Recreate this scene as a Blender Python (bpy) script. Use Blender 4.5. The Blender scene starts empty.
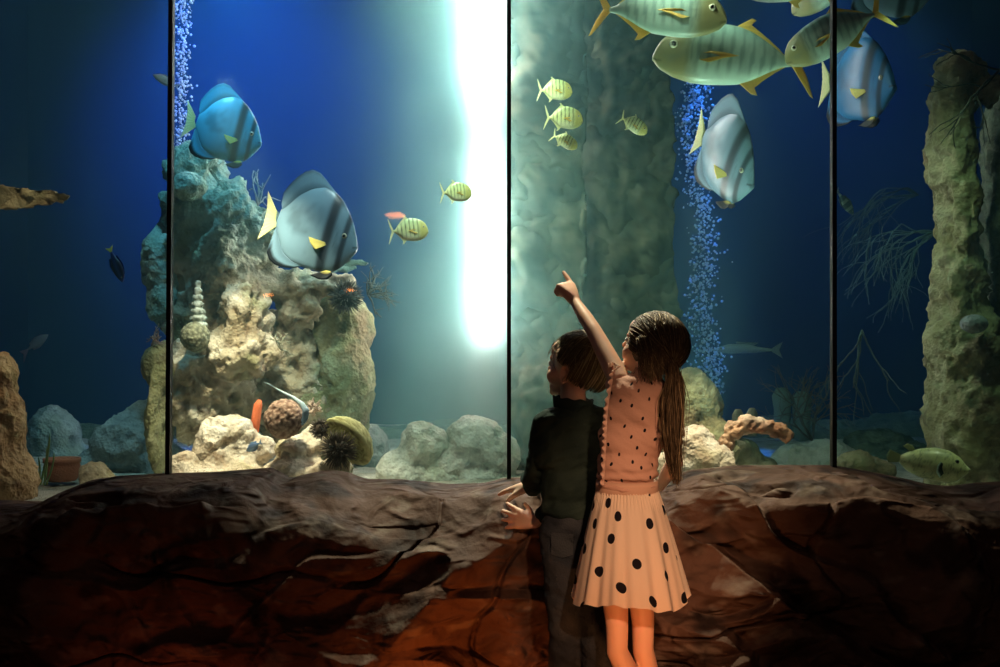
import bpy, bmesh, math, random
import numpy as np
from mathutils import Matrix, Vector
PI = math.pi
R = math.radians
S = bpy.context.scene
C = S.collection
rng = np.random.default_rng(7)
random.seed(7)

# ------------------------------------------------------------------ camera, exposure, world, lights
F = 1200.0                      # focal length in pixels of the 1000 px wide frame
CZ = 1.15                       # camera height
def at(px, py, D):              # a pixel and a distance give a point of the place
    return np.array([(px - 500.0) / F * D, D, CZ - (py - 333.5) / F * D])

cam_d = bpy.data.cameras.new('camera')
cam = bpy.data.objects.new('camera', cam_d); C.objects.link(cam)
cam.location = (0, 0, CZ); cam.rotation_euler = (PI/2, 0, 0)
cam_d.sensor_width = 36; cam_d.lens = 36 * F / 1000.0; cam_d.clip_end = 60
S.camera = cam
S.view_settings.view_transform = 'Standard'; S.view_settings.look = 'None'
S.view_settings.exposure = 0.0; S.view_settings.gamma = 1.0
S.view_settings.use_curve_mapping = False
S.cycles.use_denoising = True
S.cycles.max_bounces = 5; S.cycles.diffuse_bounces = 2; S.cycles.glossy_bounces = 2
S.cycles.transmission_bounces = 3; S.cycles.volume_bounces = 2; S.cycles.volume_step_rate = 1.0; S.cycles.volume_max_steps = 64; S.cycles.transparent_max_bounces = 10
S.cycles.caustics_reflective = False; S.cycles.caustics_refractive = False
S.cycles.sample_clamp_indirect = 4.0

world = bpy.data.worlds.new('world'); S.world = world; world.use_nodes = True
wb = world.node_tree.nodes['Background']
wb.inputs[0].default_value = (0.35, 0.5, 0.8, 1); wb.inputs[1].default_value = 0.004

def light(kind, name, loc, energy, color, target=None, size=0.1, spot=60, blend=0.6, size_y=None):
    d = bpy.data.lights.new(name, kind); d.energy = energy; d.color = color
    o = bpy.data.objects.new(name, d); C.objects.link(o); o.location = loc
    if kind == 'SPOT': d.spot_size = R(spot); d.spot_blend = blend; d.shadow_soft_size = size
    elif kind == 'POINT': d.shadow_soft_size = size
    elif kind == 'AREA':
        d.size = size
        if size_y: d.shape = 'RECTANGLE'; d.size_y = size_y
    if target is not None:
        v = Vector(target) - Vector(loc); o.rotation_euler = v.to_track_quat('-Z', 'Y').to_euler()
    return o
# unseen tank lights, several of them fills added to brighten single things
light('SPOT', 'blue_backdrop_lamp', (-1.45, 6.3, 3.4), 1000, (0.0, 0.20, 1.0), at(270, 110, 8.0), .1, 80, 1.0)
light('SPOT', 'blue_side_lamp', (1.9, 6.6, 3.6), 130, (0.0, 0.20, 1.0), at(800, 160, 8.0), .15, 90, 1.0)
light('SPOT', 'reef_top_lamp', (-1.15, 4.5, 2.85), 60, (0.22, 0.72, 1.0), at(215, 150, 5.2), .05, 60, 0.8)
light('SPOT', 'reef_warm_lamp', (-1.0, 4.35, 2.1), 175, (1.0, 0.84, 0.58), at(270, 440, 4.9), .05, 54, 0.9)
light('SPOT', 'batfish_fill', (-0.40, 4.25, 2.5), 42, (0.85, 1.0, 0.95), at(365, 215, 4.8), .06, 52, 0.9)  # unseen fill added for the grey batfish and the fish near it
light('SPOT', 'low_school_fill', (0.75, 4.3, 0.80), 55, (0.72, 1.0, 0.70), at(690, 60, 4.6), .05, 62, 0.9)  # unseen low fill added to brighten the school from below
light('SPOT', 'school_fill', (0.55, 4.25, 2.6), 20, (0.80, 1.0, 0.72), at(700, 60, 4.7), .1, 75, 0.8)  # unseen fill added close to the big trevallies
light('SPOT', 'small_fish_fill', (-0.12, 4.25, 2.5), 70, (0.82, 1.0, 0.66), at(500, 150, 4.8), .08, 72, 0.9)  # unseen front fill added to lift the small fish out of the dark
light('SPOT', 'gravel_lamp', (0.72, 4.4, 1.75), 80, (1.0, 0.84, 0.58), at(700, 455, 4.75), .05, 46, 0.8)
light('SPOT', 'right_rock_lamp', (1.45, 4.3, 2.4), 12, (0.6, 1.0, 0.6), at(955, 300, 4.9), .1, 60, 0.9)
light('SPOT', 'puffer_fill', (1.75, 4.25, 1.6), 14, (0.85, 1.0, 0.6), at(930, 464, 4.5), .06, 44, 0.9)  # added fill, only brightens the pufferfish
light('SPOT', 'left_rock_lamp', (-1.75, 4.3, 1.9), 10, (1.0, 0.8, 0.5), at(20, 430, 4.6), .1, 60, 0.9)
light('SPOT', 'left_mound_lamp', (-1.7, 5.0, 2.0), 14, (0.8, 1.0, 0.85), at(110, 465, 5.3), .1, 42, 0.9)
light('SPOT', 'bubble_fill', (1.08, 6.0, 3.2), 380, (0.02, 0.18, 1.0), at(705, 330, 6.2), .03, 20, 0.6)  # narrow fill added to make the right bubbles shine blue
light('SPOT', 'far_bubble_fill', (-1.68, 6.2, 3.5), 300, (0.03, 0.15, 1.0), at(180, 60, 6.3), .03, 24, 0.6)  # narrow fill added for the left bubbles
light('SPOT', 'front_glass_lamp', (0.10, 4.45, 2.9), 380, (1.0, 0.88, 0.60), (0.35, 3.5, 0.9), .05, 62, 0.8)
light('SPOT', 'ledge_fill', (-0.25, 4.45, 2.3), 95, (0.95, 1.0, 0.80), (-0.20, 3.85, 0.66), .05, 42, 0.9)  # added fill for the ledge, in place of light from the column
light('SPOT', 'ledge_fill', (0.90, 4.45, 2.2), 60, (1.0, 0.88, 0.60), (0.80, 3.85, 0.66), .05, 34, 0.9)  # added fill for the right part of the ledge
# visitors' side: warm floor lamp and a warm lamp behind the camera
light('SPOT', 'floor_uplight', (-0.12, 3.28, 0.04), 5.0, (1.0, 0.25, 0.045), (-0.12, 3.7, 0.10), .05, 130, 1.0)
light('SPOT', 'left_floor_uplight', (-0.95, 3.2, 0.04), 1.4, (1.0, 0.2, 0.06), (-0.95, 3.7, 0.10), .05, 120, 1.0)
light('SPOT', 'right_floor_uplight', (0.40, 2.75, 0.05), 9, (1.0, 0.34, 0.10), (0.40, 3.25, 0.34), .05, 70, 1.0)
light('SPOT', 'hall_spot', (0.7, 0.0, 2.2), 380, (1.0, 0.55, 0.30), (0.43, 3.2, 0.66), .06, 13.5, 1.0)
light('AREA', 'hall_glow', (-0.8, -1.0, 4.6), 6, (1.0, 0.66, 0.55), (-0.3, 3.6, 0.4), 1.2)

# ------------------------------------------------------------------ noise
def _h(i, seed):
    i = i.astype(np.int64)
    n = (i[..., 0] * 374761393 + i[..., 1] * 668265263 + i[..., 2] * 2147483647 + seed * 1274126177) & 0xffffffff
    n = ((n ^ (n >> 13)) * 1274126177) & 0xffffffff
    n = ((n ^ (n >> 15)) * 2246822519) & 0xffffffff
    return (n ^ (n >> 16)) & 0xffffffff
def pn(p, seed=0):              # value-gradient noise, about -1..1
    p = np.asarray(p, float); i = np.floor(p); f = p - i
    u = f * f * f * (f * (f * 6 - 15) + 10); r = 0
    for dx in (0, 1):
        for dy in (0, 1):
            for dz in (0, 1):
                h = _h(i + np.array([dx, dy, dz]), seed)
                g = np.stack([(h & 255) / 127.5 - 1, ((h >> 8) & 255) / 127.5 - 1, ((h >> 16) & 255) / 127.5 - 1], -1)
                d = (g * (f - np.array([dx, dy, dz]))).sum(-1)
                w = (u[..., 0] if dx else 1 - u[..., 0]) * (u[..., 1] if dy else 1 - u[..., 1]) * (u[..., 2] if dz else 1 - u[..., 2])
                r = r + w * d
    return r * 1.5
def fbm(p, o=4, seed=0, g=.5):
    p = np.asarray(p, float); a = 1; r = 0; t = 0
    for k in range(o):
        r = r + a * pn(p * 2 ** k, seed + k); t += a; a *= g
    return r / t
def ridged(p, o=4, seed=0):
    p = np.asarray(p, float); a = 1; r = 0; t = 0
    for k in range(o):
        r = r + a * (1 - np.abs(pn(p * 2 ** k, seed + k)) * 1.6); t += a; a *= .5
    return r / t
def worley(p, seed=0):
    p = np.asarray(p, float); i = np.floor(p); best = np.full(p.shape[:-1], 9.0)
    for dx in (-1, 0, 1):
        for dy in (-1, 0, 1):
            for dz in (-1, 0, 1):
                c = i + np.array([dx, dy, dz]); h = _h(c, seed)
                q = c + np.stack([(h & 255) / 255, ((h >> 8) & 255) / 255, ((h >> 16) & 255) / 255], -1)
                best = np.minimum(best, ((q - p) ** 2).sum(-1))
    return np.sqrt(best)
def sm(a, b, x):
    t = np.clip((x - a) / (b - a), 0, 1); return t * t * (3 - 2 * t)
def mix(a, b, t):
    t = np.asarray(t)[..., None]; return np.asarray(a) * (1 - t) + np.asarray(b) * t

# ------------------------------------------------------------------ materials
MATS = {}
def material(name, rough=.7, spec=.3, color=None, bump=0, bscale=60, trans=0, attr='Col', sheen=0, metal=0, bump2=0, emit=None, estr=0, sss=0, wave=False):
    m = bpy.data.materials.new(name); m.use_nodes = True; nt = m.node_tree; n = nt.nodes; l = nt.links
    b = n['Principled BSDF']; b.inputs['Roughness'].default_value = rough
    b.inputs['Specular IOR Level'].default_value = spec; b.inputs['Metallic'].default_value = metal
    if color: b.inputs['Base Color'].default_value = (*color, 1); src = None
    else:
        a = n.new('ShaderNodeAttribute'); a.attribute_name = attr; src = a.outputs['Color']
        l.new(src, b.inputs['Base Color'])
    if sheen: b.inputs['Sheen Weight'].default_value = sheen
    if emit: b.inputs['Emission Color'].default_value = (*emit, 1); b.inputs['Emission Strength'].default_value = estr
    if sss:
        b.inputs['Subsurface Weight'].default_value = sss; b.inputs['Subsurface Radius'].default_value = (.5, .2, .1); b.inputs['Subsurface Scale'].default_value = .012
    if bump:
        tc = n.new('ShaderNodeTexCoord')
        t = n.new('ShaderNodeTexNoise'); t.inputs['Scale'].default_value = bscale; t.inputs['Detail'].default_value = 5
        l.new(tc.outputs['Object'], t.inputs['Vector'])
        bp = n.new('ShaderNodeBump'); bp.inputs['Strength'].default_value = bump; bp.inputs['Distance'].default_value = .01
        l.new(t.outputs['Fac'], bp.inputs['Height']); last = bp
        if bump2:
            v = n.new('ShaderNodeTexVoronoi'); v.inputs['Scale'].default_value = bump2
            l.new(tc.outputs['Object'], v.inputs['Vector'])
            b2 = n.new('ShaderNodeBump'); b2.inputs['Strength'].default_value = .6; b2.inputs['Distance'].default_value = .008
            l.new(v.outputs['Distance'], b2.inputs['Height']); l.new(bp.outputs[0], b2.inputs['Normal']); last = b2
        l.new(last.outputs[0], b.inputs['Normal'])
    if trans:
        out = n['Material Output']; tr = n.new('ShaderNodeBsdfTranslucent'); mx = n.new('ShaderNodeMixShader')
        mx.inputs[0].default_value = trans
        if src: l.new(src, tr.inputs[0])
        else: tr.inputs[0].default_value = (*color, 1)
        l.new(b.outputs[0], mx.inputs[1]); l.new(tr.outputs[0], mx.inputs[2]); l.new(mx.outputs[0], out.inputs[0])
    MATS[name] = m
    return m
material('reef_rock', .85, .15, bump=.9, bscale=45, bump2=70)
material('smooth_rock', .9, .1, bump=.7, bscale=9)
material('coral', .8, .2, bump=.5, bscale=120)
material('parapet_rock', .7, .12, bump=.9, bscale=26)
material('fish_skin', .35, .45)
material('fin', .5, .3, trans=.35)
material('eye', .1, .8)
material('skin', .5, .35, sss=.15)
material('hair', .55, .18)
material('cloth', .85, .1, bump=.25, bscale=160)
material('tulle', .8, .1, trans=.35)
material('denim', .9, .1, bump=.4, bscale=220)
material('black_seal', .5, .3, color=(.004, .005, .006))
material('gravel', .9, .1, bump=1.0, bscale=130, bump2=110)
material('backdrop', .95, .05, color=(.001, .009, .050))
material('room_floor', .6, .3, color=(.05, .035, .03), bump=.2, bscale=20)
material('bubble', .05, .9, color=(.8, .9, 1.0))
material('rubber', .6, .3)
material('lamp_metal', .4, .5, color=(.03, .03, .03), metal=.8)
material('lamp_warm', .5, .1, color=(.9, .4, .2), emit=(1.0, .28, .06), estr=28)
material('shaft_stand_in', .5, .1, color=(.9, 1, 1), emit=(.95, 1.0, .90), estr=60)

# crumpled relief of the moulded rock wall
nt_ = MATS['parapet_rock'].node_tree; n_ = nt_.nodes; l_ = nt_.links; b_ = n_['Principled BSDF']; last = b_.inputs['Normal'].links[0].from_node
tc_ = [x for x in n_ if x.type == 'TEX_COORD'][0]
for sc_, dist_, st_, typ in ((3.2, .09, .8, 'RIDGED_MULTIFRACTAL'), (9.0, .035, .8, 'RIDGED_MULTIFRACTAL')):
    mp_ = n_.new('ShaderNodeMapping'); mp_.inputs['Scale'].default_value = (1, 1, 1.7); mp_.inputs['Rotation'].default_value = (0, .5, 0); l_.new(tc_.outputs['Object'], mp_.inputs[0])
    t_ = n_.new('ShaderNodeTexNoise'); t_.noise_type = typ; t_.inputs['Scale'].default_value = sc_; t_.inputs['Detail'].default_value = 3; t_.inputs['Distortion'].default_value = 1.2; l_.new(mp_.outputs[0], t_.inputs['Vector'])
    q_ = n_.new('ShaderNodeBump'); q_.inputs['Strength'].default_value = st_; q_.inputs['Distance'].default_value = dist_; l_.new(t_.outputs['Fac'], q_.inputs['Height']); l_.new(last.outputs[0], q_.inputs['Normal']); last = q_
l_.new(last.outputs[0], b_.inputs['Normal'])

m = bpy.data.materials.new('clear_glass'); m.use_nodes = True; nt = m.node_tree; nt.nodes.clear()
o_ = nt.nodes.new('ShaderNodeOutputMaterial'); tr = nt.nodes.new('ShaderNodeBsdfTransparent'); gl = nt.nodes.new('ShaderNodeBsdfGlossy')
gl.inputs['Roughness'].default_value = .02; tr.inputs[0].default_value = (.985, .995, .99, 1)
lw = nt.nodes.new('ShaderNodeLayerWeight'); lw.inputs[0].default_value = .5; pw = nt.nodes.new('ShaderNodeMath'); pw.operation = 'POWER'; pw.inputs[1].default_value = 5
fr = nt.nodes.new('ShaderNodeMath'); fr.operation = 'MULTIPLY_ADD'; fr.inputs[1].default_value = .9; fr.inputs[2].default_value = .018
nt.links.new(lw.outputs['Facing'], pw.inputs[0]); nt.links.new(pw.outputs[0], fr.inputs[0]); mx = nt.nodes.new('ShaderNodeMixShader')
nt.links.new(fr.outputs[0], mx.inputs[0]); nt.links.new(tr.outputs[0], mx.inputs[1]); nt.links.new(gl.outputs[0], mx.inputs[2]); nt.links.new(mx.outputs[0], o_.inputs[0])
MATS['glass'] = m

def vol_mat(name, sc, scol, ab, acol, grad=None):
    m = bpy.data.materials.new(name); m.use_nodes = True; nt = m.node_tree; nt.nodes.clear()
    o = nt.nodes.new('ShaderNodeOutputMaterial'); s = nt.nodes.new('ShaderNodeVolumeScatter'); a = nt.nodes.new('ShaderNodeVolumeAbsorption'); ad = nt.nodes.new('ShaderNodeAddShader')
    s.inputs['Color'].default_value = (*scol, 1); s.inputs['Density'].default_value = sc; s.inputs['Anisotropy'].default_value = 0.0
    a.inputs['Color'].default_value = (*acol, 1); a.inputs['Density'].default_value = ab
    nt.links.new(s.outputs[0], ad.inputs[0]); nt.links.new(a.outputs[0], ad.inputs[1]); nt.links.new(ad.outputs[0], o.inputs['Volume'])
    MATS[name] = m
    return m, nt, s
vol_mat('water', .034, (.32, .78, .95), .17, (.25, .76, .80))

# ------------------------------------------------------------------ mesh helpers
def mk(name, v, f, mat, parent=None, smooth=True, col=None, uv=None, loc=None, local=False):
    """one mesh object; v in world space unless local, origin moved to the base centre (or to loc)"""
    v = np.asarray(v, float).reshape(-1, 3)
    me = bpy.data.meshes.new(name)
    if parent is not None and not local:
        v = v - np.array(parent.location) - (np.array(parent.parent.location) if parent.parent else 0)
    org = np.zeros(3)
    if parent is None and not local:
        org = np.array([(v[:, 0].min() + v[:, 0].max()) / 2, (v[:, 1].min() + v[:, 1].max()) / 2, v[:, 2].min()]) if loc is None else np.array(loc)
        v = v - org
    if isinstance(f, np.ndarray): f = f.tolist()
    me.from_pydata(v.tolist(), [], f); me.update()
    if smooth: me.polygons.foreach_set('use_smooth', [True] * len(me.polygons))
    if col is not None: setcol(me, col)
    if uv is not None:
        ul = me.uv_layers.new(name='UV'); idx = np.zeros(len(me.loops), int); me.loops.foreach_get('vertex_index', idx)
        ul.data.foreach_set('uv', np.asarray(uv)[idx].ravel())
    if mat: me.materials.append(MATS[mat])
    o = bpy.data.objects.new(name, me); C.objects.link(o)
    if parent is not None: o.parent = parent
    if not local: o.location = org
    return o
def setcol(me, col):
    col = np.asarray(col, float); n = len(me.vertices)
    if col.ndim == 1: col = np.tile(col, (n, 1))
    a = me.color_attributes.new('Col', 'FLOAT_COLOR', 'POINT')
    a.data.foreach_set('color', np.hstack([np.clip(col, 0, 1), np.ones((n, 1))]).ravel())
def empty(name, loc, label=None, cat=None, group=None):
    o = bpy.data.objects.new(name, None); C.objects.link(o); o.location = loc; o.empty_display_size = .05
    if label: tag(o, label, cat, group)
    return o
def tag(o, label, cat, group=None, kind=None):
    o['label'] = label; o['category'] = cat
    if group: o['group'] = group
    if kind: o['kind'] = kind
    return o
def struct(o): o['kind'] = 'structure'; return o
def join(parts):
    V = []; Fc = []; n = 0
    for v, f in parts:
        V.append(np.asarray(v, float)); Fc += [tuple(i + n for i in q) for q in f]; n += len(v)
    return np.vstack(V), Fc
def grid_faces(n, m, wrap=False):   # n rows, m columns
    f = []
    for i in range(n - 1):
        for j in range(m if wrap else m - 1):
            k = (j + 1) % m
            f.append((i * m + j, i * m + k, (i + 1) * m + k, (i + 1) * m + j))
    return f
def tube(pts, rad, n=6, flat=None):
    pts = np.asarray(pts, float); N = len(pts); rad = np.broadcast_to(rad, (N,))
    T = np.gradient(pts, axis=0); T /= np.linalg.norm(T, axis=1)[:, None] + 1e-12
    up = np.array([0, 0, 1.]) if abs(T[0][2]) < .9 else np.array([0, 1., 0])
    V = []; a = np.arange(n) / n * 2 * PI
    x = np.cross(T[0], up); x /= np.linalg.norm(x)
    for i in range(N):
        x = x - T[i] * np.dot(x, T[i]); x /= np.linalg.norm(x) + 1e-12; y = np.cross(T[i], x)
        V.append(pts[i] + rad[i] * (np.cos(a)[:, None] * x + np.sin(a)[:, None] * y))
    V = np.vstack(V); f = grid_faces(N, n, True)
    f.append(tuple(range(n))[::-1]); f.append(tuple(range((N - 1) * n, N * n)))
    return V, f
def capsule(p, q, r1, r2, n=16):
    p = np.asarray(p, float); q = np.asarray(q, float); d = q - p; L = np.linalg.norm(d) + 1e-9; d /= L
    pts = []; rr = []
    for t in (-.98, -.8, -.5, -.25): pts.append(p + d * t * r1); rr.append(r1 * math.sqrt(1 - t * t))
    for t in (0, .33, .66, 1): pts.append(p + d * L * t); rr.append(r1 + (r2 - r1) * t)
    for t in (.25, .5, .8, .98): pts.append(q + d * t * r2); rr.append(r2 * math.sqrt(1 - t * t))
    return tube(pts, rr, n)
def chain(pts, rad, n=16):
    return [capsule(pts[i], pts[i + 1], rad[i], rad[i + 1], n) for i in range(len(pts) - 1)]
_ico = {}
def ico(sub=3):
    if sub not in _ico:
        b = bmesh.new(); bmesh.ops.create_icosphere(b, subdivisions=sub, radius=1)
        _ico[sub] = (np.array([v.co[:] for v in b.verts]), [tuple(v.index for v in f.verts) for f in b.faces]); b.free()
    return _ico[sub]
def ell(c, r, rot=None, sub=3):
    v, f = ico(sub); v = v * np.asarray(r, float)
    if rot is not None: v = v @ np.array(rot.to_3x3()).T
    return v + np.asarray(c, float), f
def box(c, s):
    c = np.asarray(c, float); s = np.asarray(s, float) / 2
    v = np.array([(x, y, z) for x in (-1, 1) for y in (-1, 1) for z in (-1, 1)]) * s + c
    return v, [(0, 1, 3, 2), (4, 6, 7, 5), (0, 4, 5, 1), (2, 3, 7, 6), (0, 2, 6, 4), (1, 5, 7, 3)]
def merged(parts, voxel, smooth=3, fac=.5):
    """union of closed shapes as one continuous skin -> verts, faces, normals"""
    v, f = join(parts)
    me = bpy.data.meshes.new('tmp'); me.from_pydata(v.tolist(), [], f); me.update()
    o = bpy.data.objects.new('tmp', me); C.objects.link(o)
    r = o.modifiers.new('r', 'REMESH'); r.mode = 'VOXEL'; r.voxel_size = voxel
    if smooth:
        s = o.modifiers.new('s', 'SMOOTH'); s.factor = fac; s.iterations = smooth
    dg = bpy.context.evaluated_depsgraph_get(); ev = o.evaluated_get(dg); m2 = bpy.data.meshes.new_from_object(ev)
    n = len(m2.vertices); V = np.zeros(n * 3); m2.vertices.foreach_get('co', V); N = np.zeros(n * 3); m2.vertices.foreach_get('normal', N)
    fc = [tuple(p.vertices) for p in m2.polygons]
    bpy.data.objects.remove(o); bpy.data.meshes.remove(me); bpy.data.meshes.remove(m2)
    return V.reshape(-1, 3), fc, N.reshape(-1, 3)

# ------------------------------------------------------------------ rocks
def E(px, py, D, rx, rz, ry=None):       # a lump: centre pixel at distance D, half sizes in pixels there
    s = D / F
    return (at(px, py, D), (rx * s, (ry if ry else (rx + rz) / 2) * s, rz * s))
PALS = {
 'beige':  [(.44, .34, .22), (.72, .62, .48), (.16, .10, .06), (.28, .28, .12)],
 'olive':  [(.26, .25, .12), (.40, .38, .22), (.14, .12, .07), (.30, .20, .12)],
 'teal':   [(.24, .34, .28), (.40, .50, .44), (.12, .17, .16), (.28, .30, .16)],
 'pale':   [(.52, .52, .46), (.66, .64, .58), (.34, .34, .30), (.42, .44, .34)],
 'pink':   [(.70, .56, .42), (.84, .74, .62), (.42, .28, .18), (.56, .46, .26)],
 'dark':   [(.12, .14, .10), (.20, .22, .15), (.05, .06, .05), (.10, .12, .06)],
 'rust':   [(.34, .19, .09), (.50, .32, .17), (.15, .08, .04), (.30, .24, .10)],
 'bracket': [(.46, .20, .11), (.66, .38, .22), (.22, .10, .05), (.70, .60, .48)],
 'mossrust': [(.26, .24, .15), (.42, .32, .20), (.14, .11, .06), (.22, .24, .12)],
 'pillar': [(.060, .070, .045), (.15, .15, .10), (.035, .04, .025), (.08, .085, .045)],
 'grey':   [(.25, .28, .27), (.36, .40, .38), (.15, .17, .17), (.22, .26, .20)],
}
def rockcol(V, pal, seed, fr=7):
    a, b, c, d = [np.array(x) for x in PALS[pal]]
    n1 = sm(-.25, .35, fbm(V * fr, 4, seed)); n2 = sm(.1, .45, fbm(V * fr * .6 + 31, 3, seed + 5)); n3 = sm(.05, .4, fbm(V * fr * 2.5 + 7, 3, seed + 9))
    col = mix(a, b, n1); col = mix(col, d, n2 * .8); col = mix(col, c, n3 * .75)
    return col * (1 + .25 * fbm(V * 40, 2, seed)[..., None])
def rock(name, label, lumps, pal, seed, voxel=.014, amp=.05, fr=6, pit=.014, pfr=22, cat='rock', group=None, clampx=None, mat='reef_rock', pal2=None, soft=2):
    V, f, N = merged([ell(c, r, None, 3) for c, r in lumps], voxel, soft)
    big = ridged(V * fr, 4, seed) - .75
    w = worley(V * pfr + fbm(V * 9, 2, seed)[:, None], seed)
    V2 = V + N * (big[:, None] * amp * 1.2) + N * ((fbm(V * 24, 3, seed + 3) * amp * .35)[:, None]) - N * (pit * (1 - sm(.15, .5, w)))[:, None]
    if clampx is not None:
        t = V2[:, 0] - clampx * V2[:, 1]      # keep one flank close to a plane
        V2[:, 0] -= np.minimum(t, 0) * .93
    col = rockcol(V, pal, seed)
    if pal2:
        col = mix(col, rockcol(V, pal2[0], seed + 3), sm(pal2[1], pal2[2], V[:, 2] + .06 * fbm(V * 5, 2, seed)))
    o = mk(name, V2, f, mat, col=col)
    return tag(o, label, cat, group)

# ------------------------------------------------------------------ the setting
LY = 4.13            # the glass
ledge_px = [(-300, 500), (0, 501), (55, 503), (78, 490), (110, 477), (165, 474), (210, 473), (275, 468), (286, 480), (300, 476), (325, 471), (345, 472), (365, 480), (400, 480), (450, 485), (485, 484), (507, 478), (530, 479), (600, 478), (655, 482), (690, 471), (740, 466), (800, 466), (835, 466), (870, 472), (905, 479), (935, 486), (955, 487), (975, 484), (1010, 482), (1300, 480)]
def ledge_h(X):
    px = np.array(X) / LY * F + 500
    py = sum(np.interp(px + k, [a for a, b in ledge_px], [b for a, b in ledge_px]) for k in (-7, -4, -1.5, 1.5, 4, 7)) / 6
    return CZ - (py - 333.5) / F * LY
def wall_profile(X, s):
    """s 0 at the glass, 1 at the floor -> Y, Z"""
    h = ledge_h(X)
    ks = [0, .14, .24, .30, .36, .5, .75, 1.0]
    dy = [0.03, -.22, -.36, -.43, -.47, -.50, -.50, -.48]
    Y = LY + np.interp(s, ks, dy)
    kz = [1.0, .985, .95, .88, .78, .57, .25, -.02]
    Z = h * np.interp(s, ks, kz)
    return Y, Z
def wall_disp(X, Y, Z, s):
    p = np.stack([X, Y, Z], -1)
    wq = np.stack([fbm(p * 1.3, 2, 3), fbm(p * 1.3, 2, 4), fbm(p * 1.3, 2, 5)], -1)
    q = p * np.array([1.25, 1.25, 1.9]) + .5 * wq
    d = .17 * (ridged(q * .9, 2, 21) - .55) + .035 * fbm(q * 2.2, 3, 22) + .006 * fbm(p * 14, 3, 23)
    patch = sm(-.08, .22, fbm(p * 1.5 + 6, 2, 44))            # crumpled places, smooth faces between them
    # facets: slanting planes broken by sharp edges
    e1 = (p @ np.array([.9, .4, 1.3]) * 2.6 + 1.6 * fbm(p * 1.6, 2, 70)) % 1.0
    e2 = (p @ np.array([-.7, .5, 1.6]) * 3.4 + 1.8 * fbm(p * 2.1, 2, 71)) % 1.0
    saw = lambda e: np.where(e < .86, e / .86, (1 - e) / .14)
    d += .085 * (saw(e1) - .5) * (.25 + .75 * sm(-.2, .25, fbm(p * 1.2 + 2, 2, 45))) + .055 * (saw(e2) - .5) * patch
    d += .030 * (ridged(p * np.array([6, 6, 10]) + 1.5 * wq, 3, 40) - .6) * patch
    f1 = np.abs(fbm(q * 1.2 + 4, 2, 33)); d -= .030 * (1 - sm(0, .022, f1))
    return d
NX, NS = 900, 300
gx = np.linspace(-2.45, 2.45, NX); gs = np.linspace(0, 1, NS) ** .95
GX, GS = np.meshgrid(gx, gs)
GY, GZ = wall_profile(GX, GS)
for _ in range(14):
    GY[1:-1] = (GY[:-2] + GY[1:-1] * 2 + GY[2:]) / 4; GZ[1:-1] = (GZ[:-2] + GZ[1:-1] * 2 + GZ[2:]) / 4
def grid_norm(X, Y, Z):
    P = np.stack([X, Y, Z], -1); a = np.gradient(P, axis=1); b = np.gradient(P, axis=0); n = np.cross(a, b); n /= np.linalg.norm(n, axis=-1)[..., None] + 1e-12
    return n
GN = grid_norm(GX, GY, GZ)
if GN[NS // 2, NX // 2, 1] > 0: GN = -GN
D_ = wall_disp(GX, GY, GZ, GS) * sm(0, .3, GS) - .012 * sm(0.05, .3, GS)
D_ = np.where(GS < .3, np.minimum(D_, .02), D_)
WX, WY, WZ = GX + GN[..., 0] * D_, GY + GN[..., 1] * D_, GZ + GN[..., 2] * D_
WP = np.stack([WX, WY, WZ], -1)
V = WP.reshape(-1, 3)
col = mix((.090, .048, .034), (.150, .082, .058), sm(-.3, .3, fbm(V * 3, 4, 60)))
col = mix(col, (.045, .028, .023), sm(0, .35, fbm(V * 6 + 3, 3, 61)))
col = mix(col, (.30, .22, .17), sm(.12, .4, fbm(V * np.array([8, 8, 14]) + 3, 4, 63)) * .45)
hh = np.repeat(0, 1)
o = mk('wall_front', V, grid_faces(NS, NX), 'parapet_rock', col=col, loc=(0, 3.9, 0)); struct(o)
def wall_surface(x, z=None, y=None):
    """nearest point of the finished rock wall to (x, z) on the front or (x, y) on the ledge"""
    i = int(np.clip(np.searchsorted(gx, x), 0, NX - 1)); c = WP[:, i]
    if z is not None:
        k = np.argmin(np.abs(c[NS // 4:, 2] - z)) + NS // 4
    else:
        k = np.argmin(np.abs(c[:NS // 3, 1] - y))
    return c[k]

fl, ff = box((0, -1.8, -.02), (9, 12.2, .04)); struct(mk('floor', fl, ff, 'room_floor', smooth=False))
# tank bed, back and sides
bx_ = np.linspace(-3.6, 3.6, 180); by_ = np.linspace(LY + .035, 8.3, 110); BX, BY = np.meshgrid(bx_, by_)
BZ = .53 + .03 * fbm(np.stack([BX, BY, BX * 0], -1) * 1.5, 3, 5) + .008 * fbm(np.stack([BX, BY, BX * 0], -1) * 14, 2, 6)
V = np.stack([BX, BY, BZ], -1).reshape(-1, 3)
mk('gravel_bed', V, grid_faces(110, 180), 'gravel', col=mix((.62, .58, .50), (.42, .38, .30), sm(-.2, .3, fbm(V * 20, 3, 2))))
struct(bpy.data.objects['gravel_bed']); bpy.data.objects['gravel_bed'].name = 'floor_tank'
th = np.linspace(-1, 1, 60)
bv = []
for z in np.linspace(.2, 4.6, 30):
    for t in th: bv.append((3.7 * t, 8.2 - .9 * t ** 4 - 3.0 * max(0, abs(t) - .93) / .07, z))
struct(mk('wall_back', bv, grid_faces(30, 60), 'backdrop'))
for sx, nm in ((-1, 'wall_left'), (1, 'wall_right')):
    v, f = box((sx * 3.1, 6.1, 2.2), (.08, 3.9, 4.4)); struct(mk(nm, v, f, 'backdrop', smooth=False))
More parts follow.
